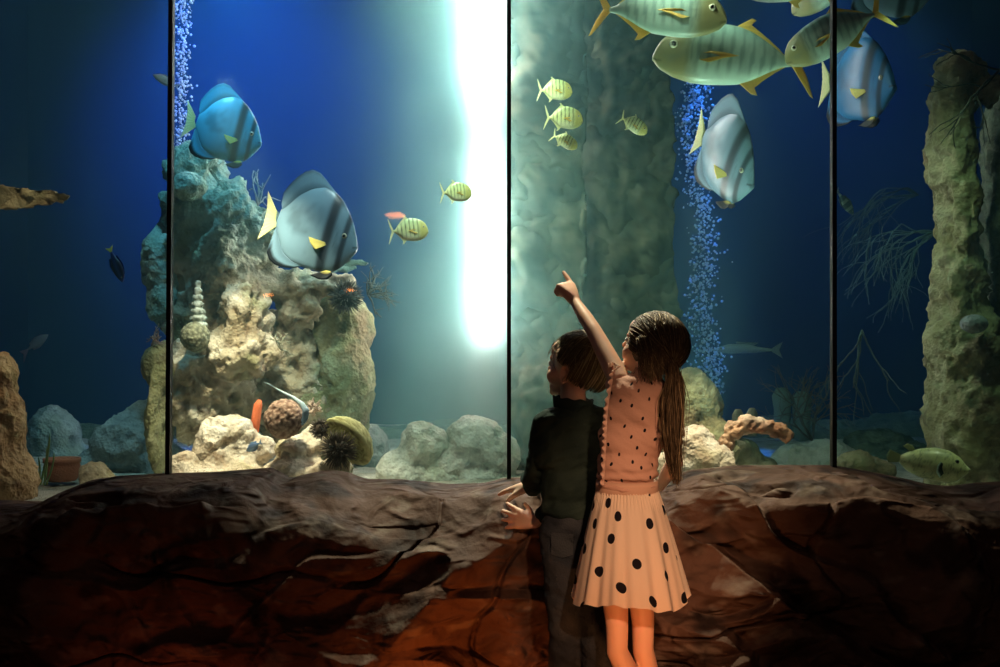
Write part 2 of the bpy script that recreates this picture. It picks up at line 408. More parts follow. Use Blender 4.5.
# glass panels and their black joints
seams = [(171, 167.5), (509, 509), (834, 834)]
xs = [-2.45] + [(b - 500) / F * LY for a, b in seams] + [2.45]
for i in range(4):
    v, f = box(((xs[i] + xs[i + 1]) / 2, LY + .012, 1.75), (xs[i + 1] - xs[i] - .004, .02, 2.6))
    struct(mk('window_%d' % (i + 1), v, f, 'glass', smooth=False))
for i, (a, b) in enumerate(seams):
    zt = 2.9; x0 = (b - 500) / F * LY; x1 = x0 + (a - b) / 475 * (zt - .6)
    w = .0075 if i != 1 else .007
    v, f = box((0, 0, 0), (2 * w, .034, 2.4)); v[:, 0] += x0 + (x1 - x0) * (v[:, 2] + 1.2) / 2.4; v[:, 1] += LY + .008; v[:, 2] += 1.7
    struct(mk('trim_%d' % (i + 1), v, f, 'black_seal', smooth=False))
# the water
v, f = box((0, 6.15, 2.4), (6.0, 3.96, 4.2)); w_ = mk('water', v, f, 'water', smooth=False); struct(w_)

# ------------------------------------------------------------------ light column deep in the tank: glowing tube added for a shaft of light
LD = 5.5
def zpx(py, D=LD): return CZ - (py - 333.5) / F * D
LX = at(487, 0, LD)[0]; UX = at(481, 0, LD)[0]
t = empty('light_column', (LX, LD, zpx(345)), 'tall glowing white tube standing in for a shaft of light deep in the tank', 'light')
def lathe_tube(cx, cy, zs, rs, n=28):
    a = np.arange(n) / n * 2 * PI; V = []
    for z, r in zip(zs, rs): V += [(cx + r * math.cos(q), cy + r * math.sin(q), z) for q in a]
    f = grid_faces(len(zs), n, True); f.append(tuple(range(n))[::-1]); f.append(tuple(range((len(zs) - 1) * n, len(zs) * n))); return np.array(V), f
ys_ = (345, 335, 310, 250, 190, 165, 152, 130, 108, 98, 88, 60, 0, -90, -250, -256); rs_ = (.004, .030, .045, .046, .045, .034, .020, .014, .022, .04, .056, .064, .066, .06, .06, .004)
V = []
for y_, r_ in zip(ys_, rs_):
    c_ = LX + (UX - LX) * float(sm(160, 80, y_)); V += [(c_ + r_ * math.cos(q_), LD + r_ * math.sin(q_), zpx(y_)) for q_ in np.arange(28) / 28 * 2 * PI]
f = grid_faces(len(ys_), 28, True); f.append(tuple(range(28))[::-1]); f.append(tuple(range(15 * 28, 16 * 28)))
mk('shaft_stand_in', np.array(V), f, 'shaft_stand_in', t)
# mist added around the column to soften and spread its glow: dense at its core, thinning outwards
m, nt, sc_ = vol_mat('mist', 1, (.48, .97, .94), 0, (1, 1, 1)); n = nt.nodes; l = nt.links
tc = n.new('ShaderNodeTexCoord'); sx_ = n.new('ShaderNodeSeparateXYZ'); l.new(tc.outputs['Object'], sx_.inputs[0])
def mth(op, a, b=None):
    q = n.new('ShaderNodeMath'); q.operation = op
    for k, x in enumerate((a, b)):
        if x is None: continue
        if isinstance(x, (int, float)): q.inputs[k].default_value = x
        else: l.new(x, q.inputs[k])
    return q.outputs[0]
r2 = mth('ADD', mth('MULTIPLY', sx_.outputs[0], sx_.outputs[0]), mth('MULTIPLY', sx_.outputs[1], sx_.outputs[1])); rr_ = mth('SQRT', r2)
core = mth('MULTIPLY', mth('EXPONENT', mth('MULTIPLY', r2, -1 / (.088 ** 2))), 7.0)
hz = n.new('ShaderNodeMapRange'); hz.inputs['From Min'].default_value = zpx(420) - 1.15; hz.inputs['From Max'].default_value = zpx(250) - 1.15; hz.inputs['To Min'].default_value = 2.6; hz.inputs['To Max'].default_value = .85; l.new(sx_.outputs[2], hz.inputs['Value'])
halo = mth('MULTIPLY', mth('EXPONENT', mth('MULTIPLY', rr_, -1 / .28)), hz.outputs[0])
nz = n.new('ShaderNodeTexNoise'); nz.inputs['Scale'].default_value = 4; l.new(tc.outputs['Object'], nz.inputs['Vector'])
vf = n.new('ShaderNodeMapRange'); vf.inputs['From Min'].default_value = zpx(500) - 1.15; vf.inputs['From Max'].default_value = zpx(330) - 1.15; vf.inputs['To Min'].default_value = 0; l.new(sx_.outputs[2], vf.inputs['Value'])
edge = n.new('ShaderNodeMapRange'); edge.inputs['From Min'].default_value = .80; edge.inputs['From Max'].default_value = .40; l.new(rr_, edge.inputs['Value'])
l.new(mth('MULTIPLY', mth('MULTIPLY', mth('ADD', mth('MULTIPLY', core, vf.outputs[0]), halo), edge.outputs[0]), mth('ADD', nz.outputs['Fac'], .5)), sc_.inputs['Density'])
v, f = lathe_tube(0, 0, [-.55, 2.2], [.82, .82], 40)
mo = mk('mist', v, f, 'mist', smooth=False, local=True); mo.location = (LX, LD, 1.15); tag(mo, 'pale haze added to spread the glow round the light column', 'haze', None, 'stuff')

# ------------------------------------------------------------------ reef
rock('reef_tower', 'tall encrusted beige and bluish reef tower behind the left glass panel', [
    E(196, 168, 5.35, 34, 26), E(190, 205, 5.3, 30, 34), E(232, 215, 5.3, 30, 40), E(228, 262, 5.2, 34, 40), E(262, 240, 5.3, 22, 36),
    E(188, 260, 5.35, 26, 40), E(246, 318, 5.15, 26, 48), E(205, 320, 5.35, 42, 50), E(240, 352, 5.1, 40, 30), E(196, 385, 5.2, 36, 60),
    E(225, 400, 5.3, 40, 50), E(292, 286, 5.3, 40, 17), E(300, 310, 5.3, 26, 20), E(286, 350, 5.45, 40, 40), E(305, 400, 5.5, 50, 60), E(330, 285, 5.3, 26, 16)],
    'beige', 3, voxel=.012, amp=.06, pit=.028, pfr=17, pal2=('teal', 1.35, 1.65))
rock('boulder', 'big olive boulder right of the reef tower, behind the corals', [
    E(338, 330, 5.5, 36, 42), E(345, 380, 5.45, 30, 60), E(320, 420, 5.5, 50, 60), E(352, 335, 5.5, 24, 30)], 'olive', 5, amp=.03)
rock('knobbly_rock', 'small greenish rock behind the left black joint, topped with antler coral', [
    E(158, 368, 5.0, 17, 24), E(158, 420, 5.0, 9, 60), E(164, 400, 5.05, 8, 60)], 'olive', 6, amp=.02)
rock('hanging_rock', 'dark teal rock behind the left black joint, below the blue bubbles', [
    E(160, 262, 5.3, 22, 36), E(165, 300, 5.3, 20, 30), E(178, 240, 5.35, 24, 30)], 'teal', 7, amp=.03)
rock('dome_rock', 'rounded bluish rock beside the top of the reef tower', [E(188, 186, 5.1, 20, 16)], 'teal', 8, amp=.012, fr=9)
rock('rubble_rock', 'pale pinkish rubble rock at the foot of the reef tower', [
    E(228, 435, 4.8, 30, 22), E(215, 455, 4.75, 22, 30), E(250, 450, 4.8, 26, 16), E(228, 475, 4.7, 40, 16)], 'pink', 9, amp=.04, pit=.02, pfr=26)
rock('rubble_rock', 'cream rubble rock below the ball shaped coral', [
    E(300, 450, 4.75, 26, 16), E(322, 438, 4.8, 22, 18), E(300, 475, 4.7, 44, 18), E(335, 470, 4.7, 20, 14)], 'pink', 10, amp=.03, pit=.018, pfr=30)
rock('rubble_rock', 'sandy low rock just right of the left black joint', [E(186, 470, 4.7, 22, 20), E(200, 480, 4.65, 30, 14)], 'pink', 12, amp=.02)
rock('pale_boulder', 'pale hazy boulder under the light column, left one', [E(425, 445, 5.2, 28, 26), E(405, 470, 5.2, 30, 22), E(440, 475, 5.2, 30, 20)], 'pale', 13, amp=.03)
rock('pale_boulder', 'pale hazy boulder under the light column, beside the middle black joint', [E(474, 440, 5.2, 30, 26), E(495, 455, 5.2, 26, 26), E(455, 465, 5.2, 28, 22), E(480, 480, 5.2, 38, 20)], 'pale', 14, amp=.03)
rock('pale_boulder', 'small pale boulder half hidden behind the yellow shell coral', [E(372, 452, 5.6, 18, 30), E(372, 480, 5.6, 24, 20)], 'grey', 15, amp=.02)
rock('rock_pillar', 'huge smooth greenish rock pillar behind the children', [
    E(596, -60, 5.68, 86, 80, .52), E(594, 40, 5.68, 84, 90, .52), E(594, 130, 5.68, 86, 90, .52), E(596, 220, 5.68, 88, 90, .52), E(596, 300, 5.68, 90, 90, .52),
    E(598, 380, 5.68, 92, 90, .52), E(600, 460, 5.68, 98, 80, .52), E(660, 350, 5.75, 38, 60, .3), E(650, 60, 5.75, 24, 90, .3), E(556, 220, 5.66, 56, 420, .42), E(620, 220, 5.66, 62, 420, .42), E(545, 430, 5.5, 40, 70), E(545, -40, 5.52, 50, 120, .28), E(545, 100, 5.52, 50, 140, .28), E(545, 240, 5.52, 50, 140, .28), E(545, 380, 5.52, 50, 120, .28), E(545, 470, 5.52, 50, 60, .28)],
    'pillar', 16, voxel=.02, amp=.085, fr=3.4, pit=.006, mat='smooth_rock', soft=30, clampx=(509.0 - 500) / F)
rock('mossy_rock', 'mossy yellow green rock leaning on the pillar, right of the girl', [E(690, 410, 5.1, 34, 44), E(705, 450, 5.05, 34, 40), E(665, 440, 5.1, 34, 50)], 'olive', 17, amp=.03)
rock('creamy_rock', 'bright cream rock beside the ponytail of the girl', [E(692, 448, 4.6, 26, 24), E(712, 462, 4.55, 26, 18), E(670, 470, 4.6, 34, 22), E(738, 478, 4.55, 28, 12)], 'pink', 18, amp=.03, pit=.012)
rock('low_mound', 'low hazy mound behind the right black joint, in the third panel', [E(800, 462, 5.6, 30, 20), E(830, 466, 5.6, 34, 28), E(775, 474, 5.6, 40, 14)], 'pale', 19, amp=.02)
rock('low_mound', 'dim pale mound at the far left behind the grass blades', [E(52, 435, 6.2, 28, 32), E(60, 470, 6.2, 40, 30)], 'grey', 20, amp=.03)
rock('low_mound', 'broad hazy grey mound left of the first black joint', [E(130, 446, 5.5, 40, 34), E(150, 425, 5.55, 30, 26), E(100, 470, 5.5, 40, 22), E(160, 470, 5.5, 30, 34)], 'grey', 21, amp=.03, fr=9)
rock('low_mound', 'small tan mound beside the terracotta pot', [E(94, 474, 4.8, 16, 14), E(100, 486, 4.8, 22, 16)], 'beige', 22, amp=.02)
rock('low_mound', 'small greenish mound between the right black joint and the pufferfish', [E(858, 466, 5.0, 24, 16), E(880, 470, 5.0, 18, 10)], 'olive', 23, amp=.02)
rock('low_mound', 'dark mound behind the pufferfish', [E(878, 450, 6.2, 40, 22), E(905, 470, 6.0, 40, 30)], 'dark', 24, amp=.03)
rock('low_mound', 'blurred green mound under the orange bracket coral', [E(742, 455, 5.3, 18, 18), E(756, 470, 5.3, 24, 16)], 'olive', 25, amp=.02)
rock('standing_stone', 'brown pointed rock at the left edge of the photo', [E(2, 385, 4.45, 14, 38), E(2, 430, 4.45, 26, 50), E(4, 480, 4.45, 32, 50), E(-20, 450, 4.5, 40, 90)], 'rust', 26, amp=.035, fr=5)
rock('rock_column', 'dark green encrusted rock column at the right edge', [
    E(960, 70, 4.95, 30, 22), E(952, 100, 4.95, 24, 34), E(950, 150, 4.95, 22, 60), E(958, 215, 4.95, 18, 70), E(958, 290, 4.95, 28, 60),
    E(965, 350, 4.9, 42, 50), E(972, 420, 4.9, 50, 70), E(975, 490, 4.9, 52, 50), E(990, 92, 4.95, 12, 20)], 'olive', 27, amp=.045, pit=.016)
rock('rock_column', 'second rock column cut by the right edge of the photo', [
    E(1002, 150, 5.1, 18, 60), E(1000, 230, 5.1, 18, 80), E(1004, 300, 5.1, 20, 60), E(1020, 380, 5.2, 30, 120)], 'dark', 28, amp=.03)
for k_, (px_, w__, tp) in enumerate(((60, 90, 424), (250, 120, 418), (420, 90, 420), (760, 100, 416), (880, 80, 412))):
    rock('bed_edge_mask', ('long dark ridge added far back to darken the bed edge, behind the mounds at the left', 'dark ridge added far back to darken the bed edge, behind the foot of the reef tower', 'hazy dark ridge added far back to darken the bed edge, under the light column', 'hazy dark ridge added far back to darken the bed edge, between pillar and right black joint', 'hazy dark ridge added far back to darken the bed edge, left of the rock column')[k_],
         [E(px_ - w__ * .4, 440, 7.3, w__ * .7, 440 - tp - 6), E(px_ + w__ * .3, 442, 7.35, w__ * .8, 442 - tp)], 'dark', 50 + k_, voxel=.03, amp=.06, fr=3)  # ridges added so that the far bed edge sinks into darkness
rock('pebble', 'rounded grey stone resting on the column at the right edge', [E(974, 324, 4.68, 15, 10)], 'grey', 29, amp=.008, pit=.003)
rock('plate_coral', 'flat plate coral jutting in from the left edge', [E(0, 198, 4.5, 50, 14, .12), E(36, 197, 4.5, 36, 10, .09), E(-40, 200, 4.5, 40, 18, .2)], 'mossrust', 30, voxel=.01, amp=.014, fr=14, cat='coral', mat='coral')
rock('plate_coral', 'small shelf coral just below the grey batfish', [E(350, 263, 5.15, 22, 5, .08), E(335, 268, 5.2, 24, 7, .1)], 'teal', 31, voxel=.01, amp=.01, fr=14, cat='coral', mat='coral')
rock('bracket_coral', 'orange brown arched bracket coral right of the girl', [
    E(722, 456, 4.6, 9, 12), E(726, 443, 4.6, 9, 11), E(735, 430, 4.6, 12, 10), E(748, 424, 4.6, 14, 10), E(762, 426, 4.6, 14, 9), E(776, 430, 4.6, 13, 8), E(786, 436, 4.6, 8, 7)],
    'bracket', 32, voxel=.006, amp=.018, fr=18, pit=.010, pfr=34, cat='coral', mat='coral')
def thing_ell(name, label, px, py, D, rx, rz, colf, seed, pimple=.004, fr=60, cat='coral', mat='coral'):
    s = D / F; v, f = ell(at(px, py, D), (rx * s, (rx + rz) / 2 * s, rz * s), None, 5)
    c = at(px, py, D); n = (v - c); n /= np.linalg.norm(n, axis=1)[:, None]
    w = worley(v * fr, seed); v = v + n * (pimple * (1 - w) + .006 * fbm(v * 12, 2, seed))[:, None]
    return tag(mk(name, v, f, mat, col=mix(colf[0], colf[1], sm(.2, .8, w))), label, cat)
thing_ell('ball_coral', 'dark round ball coral on the reef tower', 195, 337, 4.92, 14, 14, [(.30, .30, .20), (.12, .12, .08)], 3, .008, 70)
thing_ell('ball_coral', 'reddish brown ball coral on the cream rubble', 284, 419, 4.62, 18, 18, [(.60, .40, .30), (.22, .12, .08)], 4, .01, 75)
# cone of ruffled coral standing on the dark ball coral
a0 = at(198, 325, 4.95); pr = []
for k in range(7):
    z = k * .028; r_ = .040 - k * .0045
    pr.append(ell(a0 + np.array([0, 0, z]), (r_, r_, .017), None, 3))
V, f, N = merged(pr, .004, 1); V = V + N * (.008 * fbm(V * 50, 2, 4))[:, None]
tag(mk('cone_coral', V, f, 'coral', col=mix((.52, .56, .50), (.25, .28, .24), sm(-.2, .3, fbm(V * 40, 2, 5)))), 'pale ruffled cone coral standing on the reef tower', 'coral')
# brain coral bowl, yellow green
def half_bowl(c, r, tilt, n=40, m=20):
    V = []; 
    for s_ in (1, .78):
        for i in range(m):
            ph = i / (m - 1) * PI * .44
            for j in range(n):
                a = j / n * 2 * PI; rr = r * s_
                V.append((rr * math.sin(ph) * math.cos(a), rr * math.sin(ph) * math.sin(a), rr * math.cos(ph) * .9))
    V = np.array(V); f = grid_faces(m, n, True); f2 = [tuple(q + m * n for q in x)[::-1] for x in f]
    rim = [((m - 1) * n + j, (m - 1) * n + (j + 1) % n, (2 * m - 1) * n + (j + 1) % n, (2 * m - 1) * n + j) for j in range(n)]
    M = np.array(tilt.to_3x3()); return V @ M.T + c, f + f2 + rim
v, f = half_bowl(at(343, 446, 4.60), .115, Vector((.55, .62, .62)).to_track_quat('Z', 'Y').to_matrix().to_4x4())
w = worley(v * 85, 3); cc = at(343, 446, 4.60); nn = (v - cc) / np.linalg.norm(v - cc, axis=1)[:, None]; v = v + nn * (.007 * (1 - w))[:, None]
tag(mk('shell_coral', v, f, 'coral', col=mix((.78, .74, .36), (.34, .30, .10), sm(.3, .8, w))), 'yellow green shell shaped coral beside the dark spiny urchin', 'coral')
# spiny things
def urchin(label, c, r, n, spine, colr, seed, name='sea_urchin'):
    rs = np.random.default_rng(seed); root = empty(name, c - np.array([0, 0, r]), label, 'urchin')
    v, f = ell(c, (r, r, r * .85), None, 3); mk('body', v, f, 'coral', root, col=colr)
    parts = []
    for i in range(n):
        d = rs.normal(size=3); d /= np.linalg.norm(d); p = c + d * r * .9; q = c + d * (r + spine * rs.uniform(.7, 1.1))
        parts.append(tube([p, (p + q) / 2, q], [.0028, .002, .0005], 4))
    v, f = join(parts); o = mk('spines', v, f, 'coral', root, col=mix(colr, (.4, .34, .28), rs.random(len(v)) * .5)); o['kind'] = 'stuff'
    return root
urchin('dark spiny sea urchin in front of the shell coral', at(338, 450, 4.5), .045, 300, .035, (.09, .07, .05), 5)
urchin('small dark spiny urchin above the large one', at(320, 429, 4.6), .028, 200, .016, (.10, .07, .05), 6)
urchin('shaggy dark anemone on the boulder, left of the striped fish', at(346, 297, 5.22), .055, 300, .028, (.05, .055, .05), 16, 'sea_anemone')
def bush(name, label, base, h, n, depth, rad, colr, seed, spread=.6, cat='coral', up=(0, 0, 1), mat='coral', bend=0, seg=4, shrink=.75):
    rs = np.random.default_rng(seed); parts = []
    def grow(p, d, L, r, lv):
        pts = [p]; q = p.copy(); dd = d.copy()
        for k in range(seg):
            dd = dd + rs.normal(size=3) * .18 + np.array([0, 0, bend]); dd /= np.linalg.norm(dd); q = q + dd * L / seg; pts.append(q)
        parts.append(tube(pts, np.linspace(r, r * .65, len(pts)), 6))
        if lv > 0:
            for j in range(rs.integers(2, 4)):
                nd = dd + rs.normal(size=3) * spread; nd /= np.linalg.norm(nd); k = rs.integers(seg // 2, seg + 1); grow(pts[k], nd, L * shrink, r * .66, lv - 1)
        else:
            parts.append(ell(pts[-1], (r * .9,) * 3, None, 1))
    for i in range(n):
        d = np.array(up, float) + rs.normal(size=3) * spread; d /= np.linalg.norm(d); grow(np.array(base, float), d, h, rad, depth)
    v, f = join(parts); col = mix(colr, np.array(colr) * .55, rs.random(len(v)))
    return tag(mk(name, v, f, mat, col=col), label, cat)
bush('antler_coral', 'pinkish antler coral above the greenish rock at the left joint', at(152, 347, 5.0), .045, 4, 2, .0055, (.55, .36, .28), 3, .45)
bush('bushy_coral', 'small pinkish cauliflower coral above the ball coral', at(312, 412, 4.85), .026, 9, 2, .010, (.66, .50, .40), 4, .8)
bush('twiggy_coral', 'dark twiggy coral growing over the boulder by the striped fish', at(368, 295, 5.3), .07, 10, 2, .005, (.14, .16, .13), 5, .5, up=(.5, 0, .5))
bush('twiggy_coral', 'pale forked coral in the hollow of the reef', at(282, 350, 5.0), .045, 5, 2, .005, (.46, .44, .32), 6, .6)
bush('twiggy_coral', 'faint reddish twiggy coral in front of the right black joint', at(812, 440, 6.2), .19, 6, 3, .006, (.20, .15, .10), 8, .4)
bush('sea_fan', 'pale blue hanging gorgonian branches left of the rock column', at(935, 232, 5.2), .20, 9, 2, .0045, (.10, .20, .24), 9, .30, up=(-.8, 0, .05), bend=-.12, seg=7, shrink=.9)
bush('sea_fan', 'second hanging gorgonian, closer to the right black joint', at(918, 195, 5.5), .22, 6, 2, .004, (.07, .14, .18), 19, .28, up=(-.8, 0, .1), bend=-.10, seg=7, shrink=.9)
bush('sea_whip', 'thin drooping sea whip beside the right black joint', at(862, 330, 5.2), .26, 4, 1, .004, (.10, .15, .14), 12, .18, up=(-.1, 0, -1), seg=8)
bush('sea_whip', 'dark branching sea whip in front of the top of the rock column', at(1000, 70, 4.7), .20, 4, 2, .005, (.05, .06, .04), 13, .35, up=(-.7, 0, -.5), seg=6)
bush('sea_whip', 'thin pale whip coral growing out of the top of the reef tower', at(258, 205, 5.2), .10, 4, 1, .005, (.25, .32, .34), 14, .35)
# finger sponges
for k, (px, py, lx, D, top) in enumerate([(782, 440, 'left', 6.4, 388), (802, 440, 'right', 6.4, 392)]):
    b_ = at(px, py, D); tz = at(px, top, D)
    pts = np.linspace(b_, tz, 8); v, f = tube(pts, [.04, .042, .044, .046, .048, .05, .052, .030], 16); v = v + .01 * fbm(v * 14, 2, k)[:, None]
    tag(mk('tube_sponge', v, f, 'coral', col=(.20, .24, .20)), 'hazy brown tube sponge, the %s one of the pair above the bracket coral' % lx, 'sponge')
for k, (px, py, nm) in enumerate([(738, 425, 'left'), (752, 424, 'right')]):
    b_ = at(px, py + 12, 5.3); tz = at(px, py - 16, 5.3)
    v, f = tube(np.linspace(b_, tz, 6), [.02, .022, .024, .026, .026, .012], 12)
    tag(mk('finger_sponge', v, f, 'coral', col=(.24, .24, .16)), 'small stubby sponge behind the bracket coral, %s of two' % nm, 'sponge')
v, f = tube([at(255, 432, 4.85), at(256, 418, 4.85), at(258, 405, 4.85), at(260, 400, 4.85)], [.016, .019, .018, .008], 12)
tag(mk('red_sponge', v, f, 'coral', col=(.85, .20, .08)), 'upright orange red sponge left of the ball coral', 'sponge')
# terracotta pot lying half buried
pc = at(62, 476, 5.0)
a = np.arange(32) / 32 * 2 * PI; prof = [(.055, 0), (.070, .02), (.074, .06), (.070, .075), (.076, .078), (.076, .095), (.066, .095), (.060, .02), (.01, .015)]
V = np.array([(r * math.cos(q), r * math.sin(q), z) for r, z in prof for q in a]); f = grid_faces(len(prof), 32, True)
tag(mk('clay_pot', V + pc - np.array([0, 0, .02]), f, 'coral', col=(.52, .20, .12)), 'terracotta pot on the white gravel at the left', 'pot')
# blades of grass
def blade(base, tip, w, n=12):
    base = np.array(base); tip = np.array(tip); V = []
    for i in range(n):
        t_ = i / (n - 1); p = base * (1 - t_) + tip * t_ + np.array([.012 * math.sin(t_ * 2.4), 0, 0]); ww = w * (1 - t_) ** .6 * (.6 + t_)
        for dx, dy in ((-1, 0), (0, .5), (1, 0), (0, -.5)): V.append(p + np.array([dx * ww, dy * ww * .3, 0]))
    f = grid_faces(n, 4, True); return V, f
root = empty('sea_grass', at(42, 484, 4.7), 'green sea grass blades beside the brown pointed rock', 'plant')
for bx0, tx, ty, w in ((40, 48, 432, .008), (44, 44, 446, .007), (38, 36, 456, .006), (46, 52, 452, .006), (36, 30, 462, .006)):
    v, f = blade(at(bx0, 485, 4.7), at(tx, ty, 4.7), w); mk('blade', v, f, 'fin', root, col=(.25, .36, .14))
# bubbles
def bubbles(name, label, paths, n, seed, sx, rad):
    rs = np.random.default_rng(seed); V0, f0 = ico(1); parts = []
    P = np.array([at(*p) for p in paths]); 
    for i in range(n):
        t_ = rs.random() * (len(P) - 1); k = int(t_); p = P[k] * (1 - t_ + k) + P[min(k + 1, len(P) - 1)] * (t_ - k)
        p = p + rs.normal(size=3) * np.array([sx, sx, .01]); parts.append((V0 * rad * rs.uniform(.35, 1.3) + p, f0))
    v, f = join(parts); tag(mk(name, v, f, 'bubble'), label, 'bubbles', None, 'stuff')
bubbles('air_bubbles', 'sparkling blue column of air bubbles right of the rock pillar', [(700, 80, 6.2), (690, 130, 6.2), (700, 190, 6.2), (706, 250, 6.2), (700, 310, 6.2), (712, 360, 6.2), (708, 400, 6.2)], 1500, 5, .04, .007)
bubbles('air_bubbles', 'blue stream of air bubbles right of the left black joint', [(184, -30, 6.4), (182, 60, 6.4), (180, 150, 6.4)], 650, 6, .022, .007)

# ------------------------------------------------------------------ fish
def resample(P, n):
    P = np.asarray(P, float); d = np.r_[0, np.cumsum(np.linalg.norm(np.diff(P, axis=0), axis=1))]; t_ = np.linspace(0, d[-1], n)
    return np.stack([np.interp(t_, d, P[:, k]) for k in range(P.shape[1])], 1)
def smooth1(a, k=2):
    for _ in range(k): a[1:-1] = (a[:-2] + 2 * a[1:-1] + a[2:]) / 4
    return a
def fish_body(top, bot, wf, n=72, m=36, lens=.85):
    top = np.asarray(top); bot = np.asarray(bot); x0 = max(top[:, 0].min(), bot[:, 0].min()); x1 = max(top[:, 0].max(), bot[:, 0].max())
    u = np.linspace(0, 1, n); xs_ = x0 + (x1 - x0) * (1 - (1 - u) ** 1.5)
    zt = smooth1(np.interp(xs_, top[:, 0], top[:, 1])); zb = smooth1(np.interp(xs_, bot[:, 0], bot[:, 1]))
    V = []; a = np.arange(m) / m * 2 * PI
    for x, t_, b_ in zip(xs_, zt, zb):
        c = (t_ + b_) / 2; h = max((t_ - b_) / 2, .002); w = max(wf((x - x0) / (x1 - x0)), .002)
        s_ = np.sin(a); V.append(np.stack([np.full(m, x), w * np.sign(s_) * np.abs(s_) ** lens, c + h * np.cos(a)], 1))
    V = np.vstack(V); f = grid_faces(n, m, True); f.append(tuple(range(m))[::-1]); f.append(tuple(range((n - 1) * m, n * m)))
    return V, f
def fin(inner, outer, th=.006, n=34, m=8, rip=.0025, rays=16, spread=0, y0=0, y1=0):
    A = resample(inner, n); B = resample(outer, n); V = []
    for s_ in (1, -1):
        for j in range(m):
            t_ = j / (m - 1); P = A * (1 - t_) + B * t_
            y = s_ * th * (1 - .85 * t_) + rip * t_ * np.sin(np.linspace(0, rays * 2 * PI, n)) + y0 + (y1 - y0) * t_ + spread * t_ ** 2
            V.append(np.stack([P[:, 0], y, P[:, 1]], 1))
    V = np.vstack(V); g = grid_faces(m, n); h = [tuple(k + m * n for k in q)[::-1] for q in g]
    e = []
    for i in range(n - 1): e.append(((m - 1) * n + i, (m - 1) * n + i + 1, (2 * m - 1) * n + i + 1, (2 * m - 1) * n + i)); e.append((i + 1, i, m * n + i, m * n + i + 1))
    for j in range(m - 1): e.append((j * n, (j + 1) * n, (m + j + 1) * n, (m + j) * n)); e.append(((j + 1) * n + n - 1, j * n + n - 1, (m + j) * n + n - 1, (m + j + 1) * n + n - 1))
    return V, g + h + e
def L_(pts, ox, oy, sc, ang=0):        # traced outline of a kind of fish -> its own unit frame (x towards the head, z up)
    P = (np.array(pts, float) - (ox, oy)) * (1, -1) / sc; c, s_ = math.cos(ang), math.sin(ang)
    return np.stack([P[:, 0] * c - P[:, 1] * s_, P[:, 0] * s_ + P[:, 1] * c], 1)
def eye_parts(root, x, z, y, r, iris=(.75, .72, .45)):
    bv_ = [c for c in root.children if c.name.startswith('body')][0].data.vertices
    y = max([abs(q.co.y) for q in bv_ if abs(q.co.x - x) < .03 and abs(q.co.z - z) < .03] or [y]) - r * .28
    for s_ in (-1, 1):
        v, f = ell((x, s_ * y, z), (r, r * .5, r), None, 3)
        d = np.hypot(v[:, 0] - x, v[:, 2] - z); col = mix((.005, .005, .005), iris, sm(r * .5, r * .6, d))
        mk('eye', v, f, 'eye', root, col=col, local=True)
def place(root, px, py, D, L, yaw=0, pitch=0, roll=0, cxn=.5):
    c = at(px, py, D); M = Matrix.Rotation(R(yaw), 4, 'Z') @ Matrix.Rotation(R(-pitch), 4, 'Y') @ Matrix.Rotation(R(roll), 4, 'X')
    off = M.to_3x3() @ Vector((cxn * L, 0, 0)); root.rotation_euler = M.to_euler(); root.location = Vector(c) - off
    root.scale = (L, L, L)
def dup(root, label, group=None):
    r = root.copy(); C.objects.link(r); r['label'] = label
    if group: r['group'] = group
    for ch in list(root.children):
        c = ch.copy(); C.objects.link(c); c.parent = r
    return r

